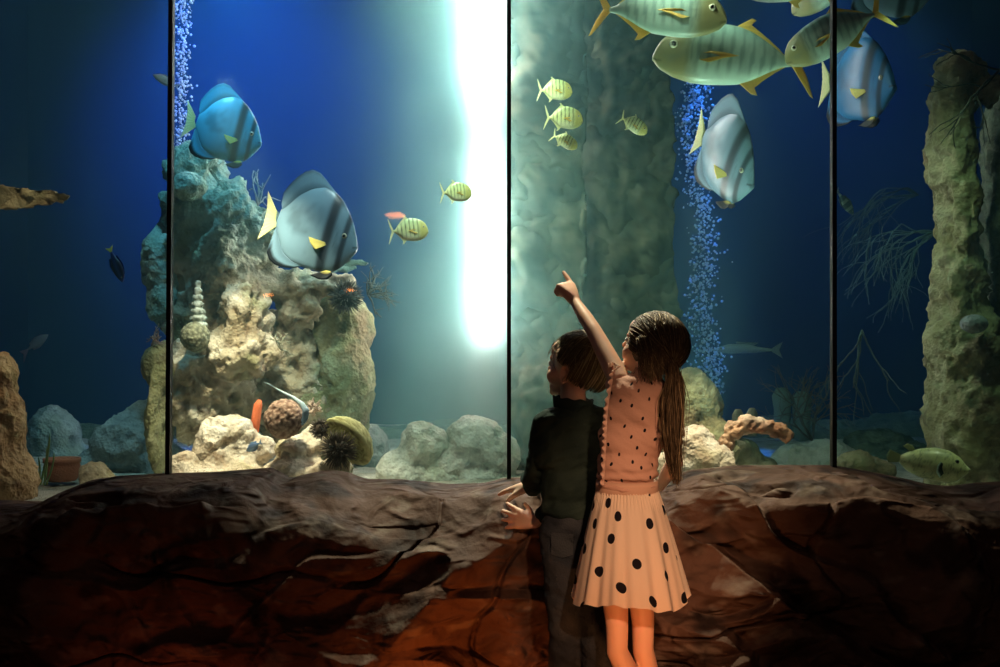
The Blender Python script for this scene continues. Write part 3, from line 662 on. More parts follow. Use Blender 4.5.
def make_batfish(label, base, bar=(.02, .025, .035)):
    A = R(19.5); Q = lambda p: L_(p, 130, 288, 456, A)
    root = empty('batfish', (0, 0, 0), label, 'fish', 'batfish')
    top = Q([(130, 255), (200, 215), (260, 160), (330, 128), (400, 122), (450, 150), (490, 195), (525, 260), (550, 330), (563, 400), (566, 440)])
    bot = Q([(130, 325), (145, 400), (165, 470), (210, 515), (260, 537), (350, 565), (430, 572), (480, 545), (520, 510), (555, 475)])
    wf = lambda u: .02 + .085 * math.sin(PI * min(1, u * .93 + .02)) ** .8 * (1 if u < .55 else 1 - .35 * (u - .55))
    V, f = fish_body(top, bot, wf, lens=1.25)
    x, z = V[:, 0], V[:, 2]; base = np.array(base)
    n = fbm(V * 6, 3, 3)
    col = mix(base, base * .62, sm(.05, .5, n + .2 * np.sin(z * 9 + x * 5)))
    col = mix(col, np.minimum(base * 1.7, 1), .55 * sm(.12, .3, z - .1 * x) * sm(.6, .3, x) + .45 * sm(-.28, -.38, z))
    xx = x + .05 * (z - .1)
    bars = np.exp(-((xx - .655) / .060) ** 4) * .92 + np.exp(-((xx - .845) / .034) ** 4) * .85
    
    col = mix(col, bar, np.clip(bars, 0, .93))
    # mouth and gill edge
    col = mix(col, (.02, .02, .03), .85 * np.exp(-((z + .02 - (x - .97) * .35) / .010) ** 2) * sm(.955, .975, x))
    gx_ = .765 - 1.6 * (z - .0) ** 2; col = mix(col, base * .35, .5 * np.exp(-((x - gx_) / .008) ** 2) * sm(.18, .12, np.abs(z)))
    mk('body', V, f, 'fish_skin', root, col=col, local=True)
    # dorsal
    inn = Q([(165, 245), (205, 222), (265, 168), (330, 138), (400, 132), (445, 158), (470, 185)]); out = Q([(160, 205), (172, 150), (205, 108), (245, 70), (290, 42), (330, 32), (372, 52), (412, 100), (452, 152), (472, 182)])
    v, f = fin(inn, out, .015, 60, 10, .003, 24); vd = np.arange(len(v)) // 60 % 10 / 9.
    c = mix(base * .8, np.minimum(base * 1.35, 1), sm(.1, .5, vd)); c = mix(c, base * .45, sm(.82, .97, vd) * .8)
    mk('dorsal_fin', v, f, 'fin', root, col=c, local=True)
    inn = Q([(135, 335), (150, 400), (170, 465), (212, 508), (262, 530), (300, 545)]); out = Q([(122, 350), (96, 420), (80, 462), (92, 500), (120, 526), (160, 542), (222, 548), (262, 540), (304, 552)])
    v, f = fin(inn, out, .015, 50, 10, .003, 18); vd = np.arange(len(v)) // 50 % 10 / 9.; vu = np.arange(len(v)) % 50 / 49.
    c = mix(base * .9, np.minimum(base * 1.3, 1), sm(.1, .5, vd)); c = mix(c, (.01, .012, .018), sm(.6, .72, vd) * sm(.12, .3, vu))
    mk('anal_fin', v, f, 'fin', root, col=c, local=True)
    inn = Q([(136, 252), (128, 288), (136, 324)]); out = Q([(88, 140), (84, 200), (80, 250), (62, 320), (28, 398)])
    v, f = fin(inn, out, .012, 40, 10, .003, 10); vd = np.arange(len(v)) // 40 % 10 / 9.
    # rounded lobes join the stalk along both edges
    mk('tail_fin', v, f, 'fin', root, col=mix((.70, .74, .35), (.86, .85, .48), vd), local=True)
    for s_ in (-1, 1):
        inn = Q([(410, 418), (408, 432)]); out = Q([(322, 388), (330, 420), (358, 455)])
        v, f = fin(inn, out, .004, 16, 8, .002, 5, y0=s_ * .088, y1=s_ * .135); mk('pectoral_fin', v, f, 'fin', root, col=(.92, .82, .25), local=True)
        inn = Q([(400, 560), (425, 565)]); out = Q([(318, 585), (365, 608), (400, 606), (428, 585)])
        v, f = fin(inn, out, .004, 16, 8, .002, 5, y0=s_ * .02, y1=s_ * .05); c = mix((.85, .75, .2), (.01, .012, .015), sm(.15, .4, np.arange(len(v)) // 16 % 8 / 7.))
        mk('pelvic_fin', v, f, 'fin', root, col=c, local=True)
    e = Q([(502, 383)])[0]; eye_parts(root, e[0], e[1], .052, .031, (.50, .52, .40))
    return root
bat = make_batfish('grey white batfish with yellow tail in front of the reef tower', (.17, .30, .40))
place(bat, 316, 233, 4.75, .345, yaw=-6, pitch=-19.5)
b2 = make_batfish('batfish with blue lamp light painted in, above the reef tower, upper left', (.08, .38, .58)); place(b2, 228, 132, 4.9, .275, yaw=8, pitch=-17)  # blue lamp light put into the base colour
b3 = dup(bat, 'batfish turned nose down beside the blue bubbles, below the big trevallies'); place(b3, 727, 160, 4.8, .36, yaw=-58, pitch=-38, roll=8)
b4 = make_batfish('dark striped blue batfish right of the right black joint', (.02, .15, .36)); place(b4, 861, 84, 5.0, .36, yaw=-60, pitch=-12)
b5 = dup(bat, 'batfish cut by the top edge, right of the right black joint'); place(b5, 893, -14, 4.9, .30, yaw=-12, pitch=-14)

def make_trevally(label, zs, base, stripe, nst, stw, group, headcol=None, fincol=(.80, .62, .16), name='golden_trevally'):
    Q = lambda p: np.stack([(775 - np.array(p, float)[:, 0]) / 700, (318 - np.array(p, float)[:, 1]) / 700 * zs], 1)[::1]
    root = empty(name, (0, 0, 0), label, 'fish', group)
    T = Q([(77, 322), (90, 285), (115, 245), (155, 208), (210, 185), (300, 160), (380, 150), (440, 147), (500, 155), (570, 180), (640, 222), (700, 262), (740, 292), (775, 302)])[::-1]
    B = Q([(80, 350), (110, 388), (180, 424), (270, 448), (350, 452), (430, 447), (510, 440), (580, 412), (650, 374), (720, 340), (775, 330)])[::-1]
    wf = lambda u: (.016 + .085 * math.sin(PI * min(1, u * .90)) ** .9) * (1 if u < .8 else 1 - (u - .8) * 1.2)
    V, f = fish_body(T, B, wf); x, z = V[:, 0], V[:, 2]; base = np.array(base)
    zz = z / zs
    col = mix(base, np.minimum(base * 1.5 + .05, 1), sm(.0, -.14, zz) * .8)
    col = mix(col, base * np.array([.55, .75, .8]), sm(.05, .2, zz) * .5)
    st = sm(stw, stw + .25, np.cos((x * 1.0 + .10 * zz) * nst * 2 * PI)) * sm(-.16, -.02, zz) * sm(.9, .78, x) * sm(.06, .15, x)
    col = mix(col, stripe, st * .85)
    if headcol is not None: col = mix(col, headcol, sm(.66, .82, x - .1 * zz) * .9)
    gill = .74 - 2.0 * (zz - .02) ** 2; col = mix(col, base * .4, .6 * np.exp(-((x - gill) / .006) ** 2) * sm(.17, .12, np.abs(zz)))
    col = mix(col, (.03, .03, .02), .8 * np.exp(-((zz + .035 - (x - 1) * .4) / .006) ** 2) * sm(.93, .95, x))
    col = mix(col, base * .5, .3 * sm(.05, .4, fbm(V * 9, 3, 4)))
    mk('body', V, f, 'fish_skin', root, col=col, local=True)
    fc = np.array(fincol)
    inn = Q([(470, 160), (520, 166), (580, 192), (640, 230), (700, 268), (735, 295)]); out = Q([(555, 108), (580, 116), (555, 140), (590, 165), (645, 205), (700, 250), (738, 290)])
    v, f = fin(inn, out, .006, 40, 7, .0015, 14); mk('dorsal_fin', v, f, 'fin', root, col=mix(fc * .8, fc, np.arange(len(v)) % 7 / 7.), local=True)
    inn = Q([(510, 430), (560, 412), (620, 380), (680, 350), (740, 325)]); out = Q([(575, 482), (608, 488), (590, 450), (640, 405), (690, 368), (745, 332)])
    v, f = fin(inn, out, .006, 40, 7, .0015, 14); mk('anal_fin', v, f, 'fin', root, col=fc, local=True)
    for up in (1, -1):
        inn = Q([(762, 316), (768, 316 - up * 14)]); tip = (885, 316 - up * 168)
        out = Q([(812, 316), (850, 316 - up * 70), tip, (868, 316 - up * 158), (800, 316 - up * 55), (770, 316 - up * 16)])
        inn = Q([(768, 316), (765, 316 - up * 5), (766, 316 - up * 10), (768, 316 - up * 14)])
        v, f = fin(inn, out, .009, 34, 8, .0015, 8); mk('tail_fin', v, f, 'fin', root, col=fc, local=True)
    for s_ in (-1, 1):
        inn = Q([(285, 318), (287, 335)]); out = Q([(350, 300), (420, 303), (492, 316), (420, 330), (345, 358), (310, 350)])
        v, f = fin(inn, out, .004, 24, 8, .001, 6, y0=s_ * .080, y1=s_ * .112); mk('pectoral_fin', v, f, 'fin', root, col=(.92, .66, .20), local=True)
    e = Q([(170, 272)])[0]; eye_parts(root, e[0], e[1], .058, .030, (.95, .92, .70))
    return root
BG = 'big golden trevallies near the top edge'
big = make_trevally('big silver green trevally facing left, lowest of the large school', 1.0, (.40, .56, .48), (.22, .34, .30), 13, .35, BG, (.34, .31, .12))
place(big, 723, 59, 4.55, .535, yaw=180, pitch=4)
t2 = dup(big, 'big trevally facing right with orange fins, at the top beside the glass joint glow'); place(t2, 668, 14, 4.4, .43, yaw=-8, pitch=-6)
t3 = dup(big, 'big trevally facing left, crossing the right black joint'); place(t3, 829, 38, 4.5, .36, yaw=168, pitch=-26)
t4 = dup(big, 'big trevally behind, only its open mouth and head below the top edge'); place(t4, 832, -18, 4.9, .40, yaw=140, pitch=-28)
t5 = dup(big, 'big trevally of which only the pale belly shows at the top edge'); place(t5, 778, -14, 4.9, .36, yaw=176, pitch=4)
SG = 'small striped trevallies'
small = make_trevally('small striped yellow fish, topmost of the trio in front of the pillar', 1.55, (.80, .84, .44), (.05, .07, .04), 8.5, .62, SG, (.66, .60, .20), (.82, .84, .50))
spots = [(557, 91, 4.6, .118, 0, -2, None),
         (566, 119, 4.55, .128, 0, -4, 'small striped yellow fish, middle and largest of the trio in front of the pillar'),
         (566, 142, 4.6, .098, -12, -28, 'small striped yellow fish, lowest of the trio in front of the pillar'),
         (635, 126, 4.6, .108, -14, -32, 'lone small striped yellow fish nose down in front of the pillar'),
         (458, 193, 4.7, .112, 16, 2, 'small striped fish swimming against the white glow'),
         (411, 231, 4.7, .136, 6, 3, 'small striped fish left of the white glow, below the orange reflection')]
for px, py, D, L, yw, pt, lb in spots:
    o = small if lb is None else dup(small, lb); place(o, px, py, D, L, yaw=yw, pitch=pt)
    if L < .11: o.scale = (L, L, L * .8)

def simple_fish(name, label, top, bot, wfac, colf, tail, tailcol, dors=None, finc=(.3, .3, .3), eye=(.86, .03, .03, .018), pect=None):
    root = empty(name, (0, 0, 0), label, 'fish')
    V, f = fish_body(np.array(top), np.array(bot), lambda u: wfac * (.12 + math.sin(PI * min(1, u * .92)) ** .8) * .9)
    mk('body', V, f, 'fish_skin', root, col=colf(V), local=True)
    v, f = fin(tail[0], tail[1], .008, 24, 7, .002, 7); mk('tail_fin', v, f, 'fin', root, col=tailcol, local=True)
    for nm, a_, b_ in (dors or []):
        v, f = fin(a_, b_, .006, 30, 6, .002, 10); mk(nm, v, f, 'fin', root, col=finc, local=True)
    if pect:
        for s_ in (-1, 1):
            v, f = fin(pect[0], pect[1], .005, 16, 6, .001, 4, y0=s_ * wfac, y1=s_ * (wfac + .05)); mk('pectoral_fin', v, f, 'fin', root, col=pect[2], local=True)
    eye_parts(root, *eye[:2], eye[2], eye[3]); return root
ST = [(0, .03), (.15, .07), (.4, .16), (.65, .18), (.85, .12), (.97, .04), (1, .0)]; SB = [(0, -.03), (.15, -.07), (.4, -.16), (.65, -.17), (.85, -.11), (.97, -.04), (1, -.01)]
TL = ([(0, -.03), (0, .03)], [(-.18, -.14), (-.12, 0), (-.18, .14)])
DR = [('dorsal_fin', [(.2, .08), (.5, .16), (.8, .14)], [(.16, .15), (.5, .24), (.8, .17)]), ('anal_fin', [(.2, -.08), (.4, -.15), (.6, -.16)], [(.16, -.15), (.4, -.22), (.6, -.19)])]
fA = simple_fish('surgeonfish', 'small dark blue fish with yellow tail at the left, nose down', ST, SB, .06, lambda V: mix((.03, .06, .22), (.02, .02, .06), sm(0, .1, np.abs(V[:, 2]))), TL, (.85, .85, .25), DR, (.02, .03, .15))
place(fA, 117, 267, 4.9, .135, yaw=-15, pitch=-66)
fB = simple_fish('dim_fish', 'dim pinkish fish near the brown pointed rock, tail curled', ST, SB, .05, lambda V: np.tile((.30, .26, .30), (len(V), 1)), ([(0, -.03), (0, .03)], [(-.45, -.32), (-.25, -.05), (-.30, .14)]), (.36, .24, .34), DR, (.25, .2, .25))
place(fB, 38, 342, 5.4, .11, yaw=10, pitch=38)
fC = simple_fish('dim_fish', 'grey fish half hidden by the left black joint near the top', ST, SB, .06, lambda V: np.tile((.25, .33, .36), (len(V), 1)), TL, (.3, .35, .3), DR, (.2, .25, .28))
place(fC, 164, 80, 5.6, .11, yaw=190, pitch=24)
fD = simple_fish('dim_fish', 'long hazy grey fish lying low between pillar and tube sponges', [(0, .02), (.2, .05), (.45, .10), (.7, .10), (.9, .05), (1, .01)], [(0, -.02), (.3, -.05), (.7, -.06), (.95, -.03), (1, -.01)], .07, lambda V: np.tile((.40, .46, .44), (len(V), 1)), TL, (.3, .35, .35), [('dorsal_fin', [(.3, .07), (.6, .10)], [(.22, .12), (.6, .14)])], (.3, .35, .34))
place(fD, 742, 350, 6.6, .33, yaw=180, pitch=0)
fE = simple_fish('dim_fish', 'faint spotted fish beside the right black joint, above the gorgonian', ST, SB, .06, lambda V: mix((.10, .16, .18), (.35, .42, .36), sm(.2, .6, np.sin(V[:, 0] * 20))), TL, (.2, .25, .25), DR, (.1, .15, .16))
place(fE, 846, 204, 5.8, .13, yaw=15, pitch=-52)
fF = simple_fish('blue_fish', 'small pale blue fish down in the rubble at the foot of the reef', ST, SB, .07, lambda V: mix((.40, .58, .80), (.16, .26, .50), sm(-.1, .1, V[:, 2])), TL, (.4, .6, .85), DR, (.3, .5, .8))
place(fF, 253, 447, 4.55, .085, yaw=140, pitch=-24)
# slender white blue fish bent over the ball coral
root = empty('slender_fish', at(303, 432, 4.5), 'slender white blue fish bent over the reddish ball coral', 'fish')
pts = np.array([at(274, 387, 4.55), at(284, 393, 4.54), at(294, 398, 4.53), at(302, 404, 4.5), at(306, 411, 4.49), at(305, 418, 4.5), at(302, 425, 4.52)])
pts = resample(np.array(pts), 40); rr = np.interp(np.linspace(0, 1, 40), [0, .2, .5, .75, .92, 1], [.001, .005, .008, .013, .010, .003])
v, f = tube(pts, rr, 14); mk('body', v, f, 'fish_skin', root, col=mix((.62, .80, .88), (.20, .42, .70), np.repeat(sm(.5, 1, np.linspace(0, 1, 40)), 14)))
for s_ in (-1, 1):
    v, f = ell(at(303 + s_ * 1.5, 422, 4.51) + np.array([0, -.009, 0]), (.003, .002, .003), None, 2); mk('eye', v, f, 'eye', root, col=(.01, .01, .01))
v, f = tube([at(274, 387, 4.55), at(269, 384, 4.56), at(264, 382, 4.57)], [.002, .0015, .0005], 6); mk('tail_fin', v, f, 'fin', root, col=(.6, .75, .8))

# pufferfish
root = empty('pufferfish', (0, 0, 0), 'speckled yellow green pufferfish resting behind the ledge at the right', 'fish')
pt = [(0, .05), (.1, .12), (.3, .21), (.5, .25), (.7, .23), (.85, .16), (.95, .06), (1, .02)]; pb = [(0, -.05), (.1, -.15), (.3, -.23), (.5, -.25), (.7, -.25), (.85, -.21), (.95, -.10), (1, -.03)]
V, f = fish_body(np.array(pt), np.array(pb), lambda u: .04 + .17 * math.sin(PI * min(1, u * .85)) ** .7)
w = worley(V * 26, 4); col = mix((.42, .46, .22), (.30, .34, .18), sm(-.2, .3, fbm(V * 5, 3, 7))); col = mix(col, (.10, .12, .06), sm(.42, .28, w) * .7)
col = mix(col, (.66, .66, .36), sm(.05, .4, fbm(V * 4 + 9, 2, 8)) * .6)
col = mix(col, (.01, .01, .01), .95 * np.exp(-((V[:, 2] + .01) / .012) ** 2) * sm(.965, .985, V[:, 0]))
mk('body', V, f, 'fish_skin', root, col=col, local=True)
for s_ in (-1, 1):
    inn = [(.60, .03), (.62, -.10)]; out = [(.54, .07), (.50, .0), (.50, -.10), (.56, -.17)]
    v, f = fin(inn, out, .006, 20, 7, .004, 6, y0=s_ * .19, y1=s_ * .26); vd = np.arange(len(v)) // 20 % 7 / 6.
    mk('pectoral_fin', v, f, 'fin', root, col=mix((.02, .03, .02), (.55, .75, .65), sm(.6, .95, vd)), local=True)
    v, f = ell((.96, s_ * .03, -.015), (.03, .03, .02), None, 2); mk('lip', v, f, 'fish_skin', root, col=(.6, .62, .45), local=True)
v, f = fin([(.02, -.04), (.02, .06)], [(-.16, -.08), (-.20, .02), (-.16, .12)], .015, 24, 7, .003, 7); mk('tail_fin', v, f, 'fin', root, col=(.28, .32, .16), local=True)
v, f = fin([(.12, .14), (.20, .17)], [(.02, .20), (.08, .25), (.16, .23)], .008, 16, 6, .002, 5); mk('dorsal_fin', v, f, 'fin', root, col=(.30, .34, .18), local=True)
eye_parts(root, .79, .10, .135, .032, (.10, .14, .10))
place(root, 934, 464, 4.42, .245, yaw=-10, pitch=-8); 

# ------------------------------------------------------------------ people
def sweep_hand(wrist, d, n, side, L=.125, curl=(.2, .2, .2, .2), spread=.12, thumb=.7, thick=1.0, sc=1.0, point=False, thumb_curl=.3):
    """closed shapes of one hand: d towards the fingers, n out of the back of the hand, side towards the thumb"""
    d = np.array(d, float); d /= np.linalg.norm(d); n = np.array(n, float); n -= d * n.dot(d); n /= np.linalg.norm(n)
    s_ = np.cross(n, d); s_ *= np.sign(s_.dot(np.array(side, float))) or 1
    L *= sc; P = []; w = np.array(wrist, float)
    pal = L * .50; hw = L * .21
    base = [w + d * pal * k1 + s_ * hw * k2 for k1, k2 in ((1.0, .95), (1.05, .33), (1.0, -.3), (.93, -.9))]
    r_f = L * .058
    for b_ in base: P += chain([w + (b_ - w) * .12, w + (b_ - w) * .55, b_], [L * .13, L * .12, r_f * 1.45])
    lens = [.46, .50, .46, .37]
    for k, b_ in enumerate(base):
        c = curl[k]; dd = d + s_ * (1.5 - k) * spread; dd /= np.linalg.norm(dd); p = b_; pts = [p]; ang = 0
        if point and k == 0: c = .03
        for seg, fr in enumerate((.45, .31, .24)):
            ang += c * (1.0, 1.15, .8)[seg]; q = p + (dd * math.cos(ang) - n * math.sin(ang)) * L * lens[k] * fr; pts.append(q); p = q
        P += chain(pts, [r_f * 1.2, r_f * 1.08, r_f * .98, r_f * .80], 12)
    t0 = w + d * L * .12 + s_ * hw * .5 - n * L * .03; td = d * (1 - thumb * .5) + s_ * thumb - n * .25; td /= np.linalg.norm(td)
    t1 = t0 + td * L * .22; td2 = td + d * .5 - n * thumb_curl; td2 /= np.linalg.norm(td2); t2 = t1 + td2 * L * .17; td3 = td2 - n * thumb_curl + d * .2; td3 /= np.linalg.norm(td3)
    P += chain([t0, t1, t2, t2 + td3 * L * .13], [L * .10, L * .075, L * .068, L * .052], 12)
    return P
def head_parts(c, M, k=1.0):
    q = lambda p: np.array(M @ Vector(np.array(p) * k)) + c
    rot = M
    P = [ell(q((0, -.012, .022)), np.array((.070, .086, .078)) * k, rot, 4), ell(q((0, .030, -.02)), np.array((.056, .052, .060)) * k, rot),
         ell(q((0, .040, -.062)), np.array((.040, .040, .030)) * k, rot), ell(q((0, .066, -.082)), np.array((.018, .014, .014)) * k, rot),
         ell(q((0, .070, .018)), np.array((.044, .014, .014)) * k, rot), ell(q((0, .066, .045)), np.array((.045, .016, .03)) * k, rot)]
    P += chain([q((0, .080, .008)), q((0, .094, -.022))], [.007 * k, .0105 * k], 10)
    for s_ in (-1, 1):
        P.append(ell(q((s_ * .009, .088, -.026)), np.array((.006, .007, .005)) * k, rot, 2))
        P.append(ell(q((s_ * .036, .050, -.030)), np.array((.022, .024, .024)) * k, rot))
        # ear: rim, lobe and bowl
        pts = [q((s_ * .070, -.006 + .018 * math.cos(a) * .8, -.008 + .026 * math.sin(a))) + np.array(M @ Vector((s_ * .010 * k, -.010 * k, 0))) for a in np.linspace(-2.2, 2.6, 10)]
        P += chain(pts, [.0048 * k] * 10, 8)
        P.append(ell(q((s_ * .071, -.008, -.010)), np.array((.008, .012, .018)) * k, rot, 2))
    P.append(ell(q((0, .082, -.048)), np.array((.019, .010, .0055)) * k, rot, 2)); P.append(ell(q((0, .081, -.057)), np.array((.016, .010, .006)) * k, rot, 2))
    return P, q
def eyes(parent, q, M, k, iris):
    for s_ in (-1, 1):
        c = q((s_ * .029, .070, .002)); v, f = ell(c, (.0115 * k,) * 3, None, 3); fw = np.array(M @ Vector((0, 1, 0)))
        dd = (v - c) @ fw / (.0115 * k); col = mix((.85, .83, .80), iris, sm(.86, .88, dd)); col = mix(col, (.01, .01, .01), sm(.96, .97, dd)); mk('eye', v, f, 'eye', parent, col=col)
def shoe(name, parent, ankle, fwd, colr):
    a = np.array(ankle); fwd = np.array(fwd, float); fwd /= np.linalg.norm(fwd); g = np.array([a[0], a[1], 0.0])
    P = [ell(g + fwd * -.01 + np.array([0, 0, .045]), (.034, .034, .045)), ell(g + fwd * .05 + np.array([0, 0, .035]), (.034, .045, .032)), ell(g + fwd * .10 + np.array([0, 0, .028]), (.036, .042, .026)), ell(g + fwd * .05 + np.array([0, 0, .012]), (.038, .098, .012))]
    V, f, N = merged(P, .006, 3); V[:, 2] = np.maximum(V[:, 2], .003); mk(name, V, f, 'rubber', parent, col=colr)
def strand_mesh(strands, rads, cols, n=4):
    V = []; Fc = []; CC = []; k = 0
    for s_, r, c in zip(strands, rads, cols):
        v, f = tube(s_, r, n); V.append(v); Fc += [tuple(i + k for i in q) for q in f]; k += len(v); CC.append(np.tile(c, (len(v), 1)))
    return np.vstack(V), Fc, np.vstack(CC)
def cyl_uv(V, axis_pts, R0):
    """length round the body and height, in metres, for prints on cloth"""
    zs = [p[2] for p in axis_pts]; order = np.argsort(zs); zs = np.array(zs)[order]; ap = np.array(axis_pts)[order]
    cx_ = np.interp(V[:, 2], zs, ap[:, 0]); cy_ = np.interp(V[:, 2], zs, ap[:, 1])
    return np.stack([np.arctan2(V[:, 0] - cx_, -(V[:, 1] - cy_)) * R0, V[:, 2]], 1)
def dot_material(name, base, dotc, cell, rad, jitter, trans, rough=.8, asp=1.0, bump=.2, bscale=180):
    m = material(name, rough, .15, color=base, trans=trans, bump=bump, bscale=bscale); nt = m.node_tree; n = nt.nodes; l = nt.links
    uv = n.new('ShaderNodeUVMap'); uv.uv_map = 'UV'; mp = n.new('ShaderNodeMapping'); mp.inputs['Scale'].default_value = (1 / cell, asp / cell, 1); mp.inputs['Rotation'].default_value = (0, 0, .5)
    vo = n.new('ShaderNodeTexVoronoi'); vo.voronoi_dimensions = '2D'; vo.inputs['Scale'].default_value = 1; vo.inputs['Randomness'].default_value = jitter
    lt = n.new('ShaderNodeMath'); lt.operation = 'LESS_THAN'; lt.inputs[1].default_value = rad / cell
    mx = n.new('ShaderNodeMix'); mx.data_type = 'RGBA'; mx.inputs['A'].default_value = (*base, 1); mx.inputs['B'].default_value = (*dotc, 1)
    l.new(uv.outputs[0], mp.inputs[0]); l.new(mp.outputs[0], vo.inputs['Vector']); l.new(vo.outputs['Distance'], lt.inputs[0]); l.new(lt.outputs[0], mx.inputs['Factor'])
    l.new(mx.outputs['Result'], n['Principled BSDF'].inputs['Base Color'])
    for x in n:
        if x.type == 'BSDF_TRANSLUCENT': l.new(mx.outputs['Result'], x.inputs[0])
    return m
dot_material('dotted_blouse', (.66, .38, .29), (.012, .010, .015), .050, .0052, .45, .12)
dot_material('dotted_skirt', (.95, .76, .60), (.012, .010, .015), .080, .0118, .55, .25, asp=.86, bump=.08)

# ---- girl
GD = 3.25
g = lambda px, py, dy=0.0: at(px, py, GD + dy)
girl = empty('person', (g(640, 600)[0], GD + .02, 0), 'girl in dotted blouse and skirt, hair in a low ponytail, pointing up at the fish', 'person')
SK = (.80, .47, .33)
P = []
neck0, neck1 = g(644, 384, .0), g(650, 362, .015)
P += chain([neck0, neck1], [.036, .036])
P += [ell(g(642, 398, .0), (.078, .045, .040)), ell(g(635, 425, .0), (.080, .050, .09)), ell(g(629, 465, .0), (.072, .050, .09)), ell(g(628, 512, .0), (.070, .052, .07))]
sh = g(620, 381, .01); el = g(594, 331, .13); wr = g(574, 300, .235)
P += chain([g(634, 394, 0), sh], [.036, .031]) + chain([sh, sh * .5 + el * .5, el, el * .6 + wr * .4, wr], [.031, .0275, .0225, .0215, .015])
# pointing hand
fd = g(557, 271, .30) - g(573, 297, .24); fdn = fd / np.linalg.norm(fd)
P += sweep_hand(wr + fdn * -.004, fdn, (.45, -.7, .35), (.9, .2, .5), L=.128, curl=(.03, 1.45, 1.5, 1.5), spread=.03, thumb=.35, point=True, thumb_curl=.6)
# right arm down, hand resting on the rock ledge
sr = g(661, 399, 0); er = g(675, 462, .02); w0 = g(660, 486, .20)
P += chain([g(646, 396, 0), sr], [.036, .030]) + chain([sr, sr * .5 + er * .5, er, er * .55 + w0 * .45, w0], [.029, .026, .0225, .021, .015])
hl = wall_surface(w0[0] - .03, y=3.80); tgt = np.array([w0[0] - .035, 3.80, hl[2] + .016]) - w0
P += chain([w0, w0 + tgt * .4], [.016, .015]) + sweep_hand(w0 + tgt * .35, tgt, (0, -.2, 1), (-1, 0, 0), L=.125, curl=(.12, .12, .12, .15), spread=.14)
# legs
for hp, kn, an, ft in (((611, 528, 0), (617, 640, .0), (648, 735, .03), 0), ((637, 528, 0), (643, 638, .03), (653, 733, .10), 1)):
    h_, k_, a_ = g(*hp), g(*kn), g(*an); a_[2] = .055
    calf = k_ * .66 + a_ * .34 + np.array([0, -.012, 0])
    P += chain([h_, h_ * .5 + k_ * .5, k_ + np.array([0, 0, .04]), k_ + np.array([0, 0, -.03]), calf, k_ * .25 + a_ * .75, a_], [.046, .038, .031, .029, .0315, .022, .019])
    P += chain([a_ + np.array([0, -.01, -.01]), a_ + np.array([0, .10, -.03])], [.024, .018])
    shoe('shoe', girl, a_, (-.15 if ft == 0 else .25, 1, 0), (.55, .35, .30))
hc = g(652, 348, .03); HM = Matrix.Rotation(R(52), 4, 'Z') @ Matrix.Rotation(R(18), 4, 'X'); HP, q = head_parts(hc, HM, .90); P += HP
V, f, N = merged(P, .0042, 3, .5)
col = mix(SK, (.86, .42, .34), .35 * sm(.0, .4, fbm(V * 14, 3, 3)))
lip = q((0, .092, -.052)); col = mix(col, (.66, .25, .22), sm(.022, .014, np.linalg.norm((V - lip) * np.array([1, 1, 1.6]), axis=1)))
mk('body', V, f, 'skin', girl, col=col)
eyes(girl, q, HM, .90, (.25, .14, .07))
# blouse
P = [ell(g(642, 392, .0), (.094, .060, .046)), ell(g(638, 412, .0), (.102, .068, .080)), ell(g(632, 438, .0), (.096, .070, .080)), ell(g(627, 468, 0), (.090, .070, .075)), ell(g(626, 488, 0), (.086, .068, .030))]
P += chain([g(636, 388, 0), g(622, 386, .012)], [.050, .040]) + chain([g(648, 392, 0), g(661, 400, 0)], [.048, .040])
P += chain([g(645, 384, 0), g(647, 377, .004)], [.046, .044])
V, f, N = merged(P, .005, 5)
side = (V[:, 0] - g(632, 0)[0]); q3 = V + np.array([0, 0, 0])
wr_ = fbm(np.stack([V[:, 0] * 14 + V[:, 2] * 16, V[:, 1] * 8, V[:, 2] * 7], 1), 3, 5); wr2 = ridged(np.stack([V[:, 0] * 9 + V[:, 2] * 12, V[:, 1] * 6, V[:, 2] * 5], 1), 2, 15) - .7
low = sm(g(0, 455)[2], g(0, 490)[2], V[:, 2])
V = V + N * (.010 * wr_ + .012 * wr2 + .006 * low * np.sin(V[:, 2] * 240 + 4 * fbm(V * 10, 2, 5)))[:, None]
uvb = cyl_uv(V, [g(642, 385), g(638, 412), g(630, 440), g(626, 490)], .10)
blouse = mk('blouse', V, f, 'dotted_blouse', girl, uv=uvb); 
# ruffle at the left armhole and along the left side seam, ruffled hem
def ruffle(path, wdt, amp, k, nm='ruffle'):
    p = resample(np.array(path), 90); t_ = np.linspace(0, 1, 90); rows = []
    out = p - np.array([g(640, 0)[0], GD + .0, 0]); out[:, 2] = 0; out /= np.linalg.norm(out, axis=1)[:, None] + 1e-9
    T = np.gradient(p, axis=0); T /= np.linalg.norm(T, axis=1)[:, None]; sd = np.cross(T, out); sd /= np.linalg.norm(sd, axis=1)[:, None] + 1e-9
    for j in range(6):
        u = j / 5; rows.append(p + out * (wdt * u + .001) + sd * (amp * u * np.sin(t_ * k * 2 * PI + 2.2 * np.sin(t_ * 11)))[:, None])
    A = np.array(rows); B = A[::-1] - sd[None] * .0015 
    V = np.concatenate([A.reshape(-1, 3), B.reshape(-1, 3)]); return V, grid_faces(12, 90)
v, f = join([ruffle([g(621, 366, -.03), g(614, 372, -.045), g(612, 385, -.05), g(609, 400, -.06), g(607, 420, -.065), g(606, 450, -.065), g(604, 485, -.06)], .010, .006, 17)])
mk('ruffle', v, f, 'tulle', blouse, col=(.86, .58, .47), local=False)
v, f = join([ruffle([g(620, 372, .05), g(612, 366, .02), g(617, 364, -.02), g(622, 367, -.035)], .012, .006, 7)]); mk('ruffle', v, f, 'tulle', blouse, col=(.88, .62, .5))
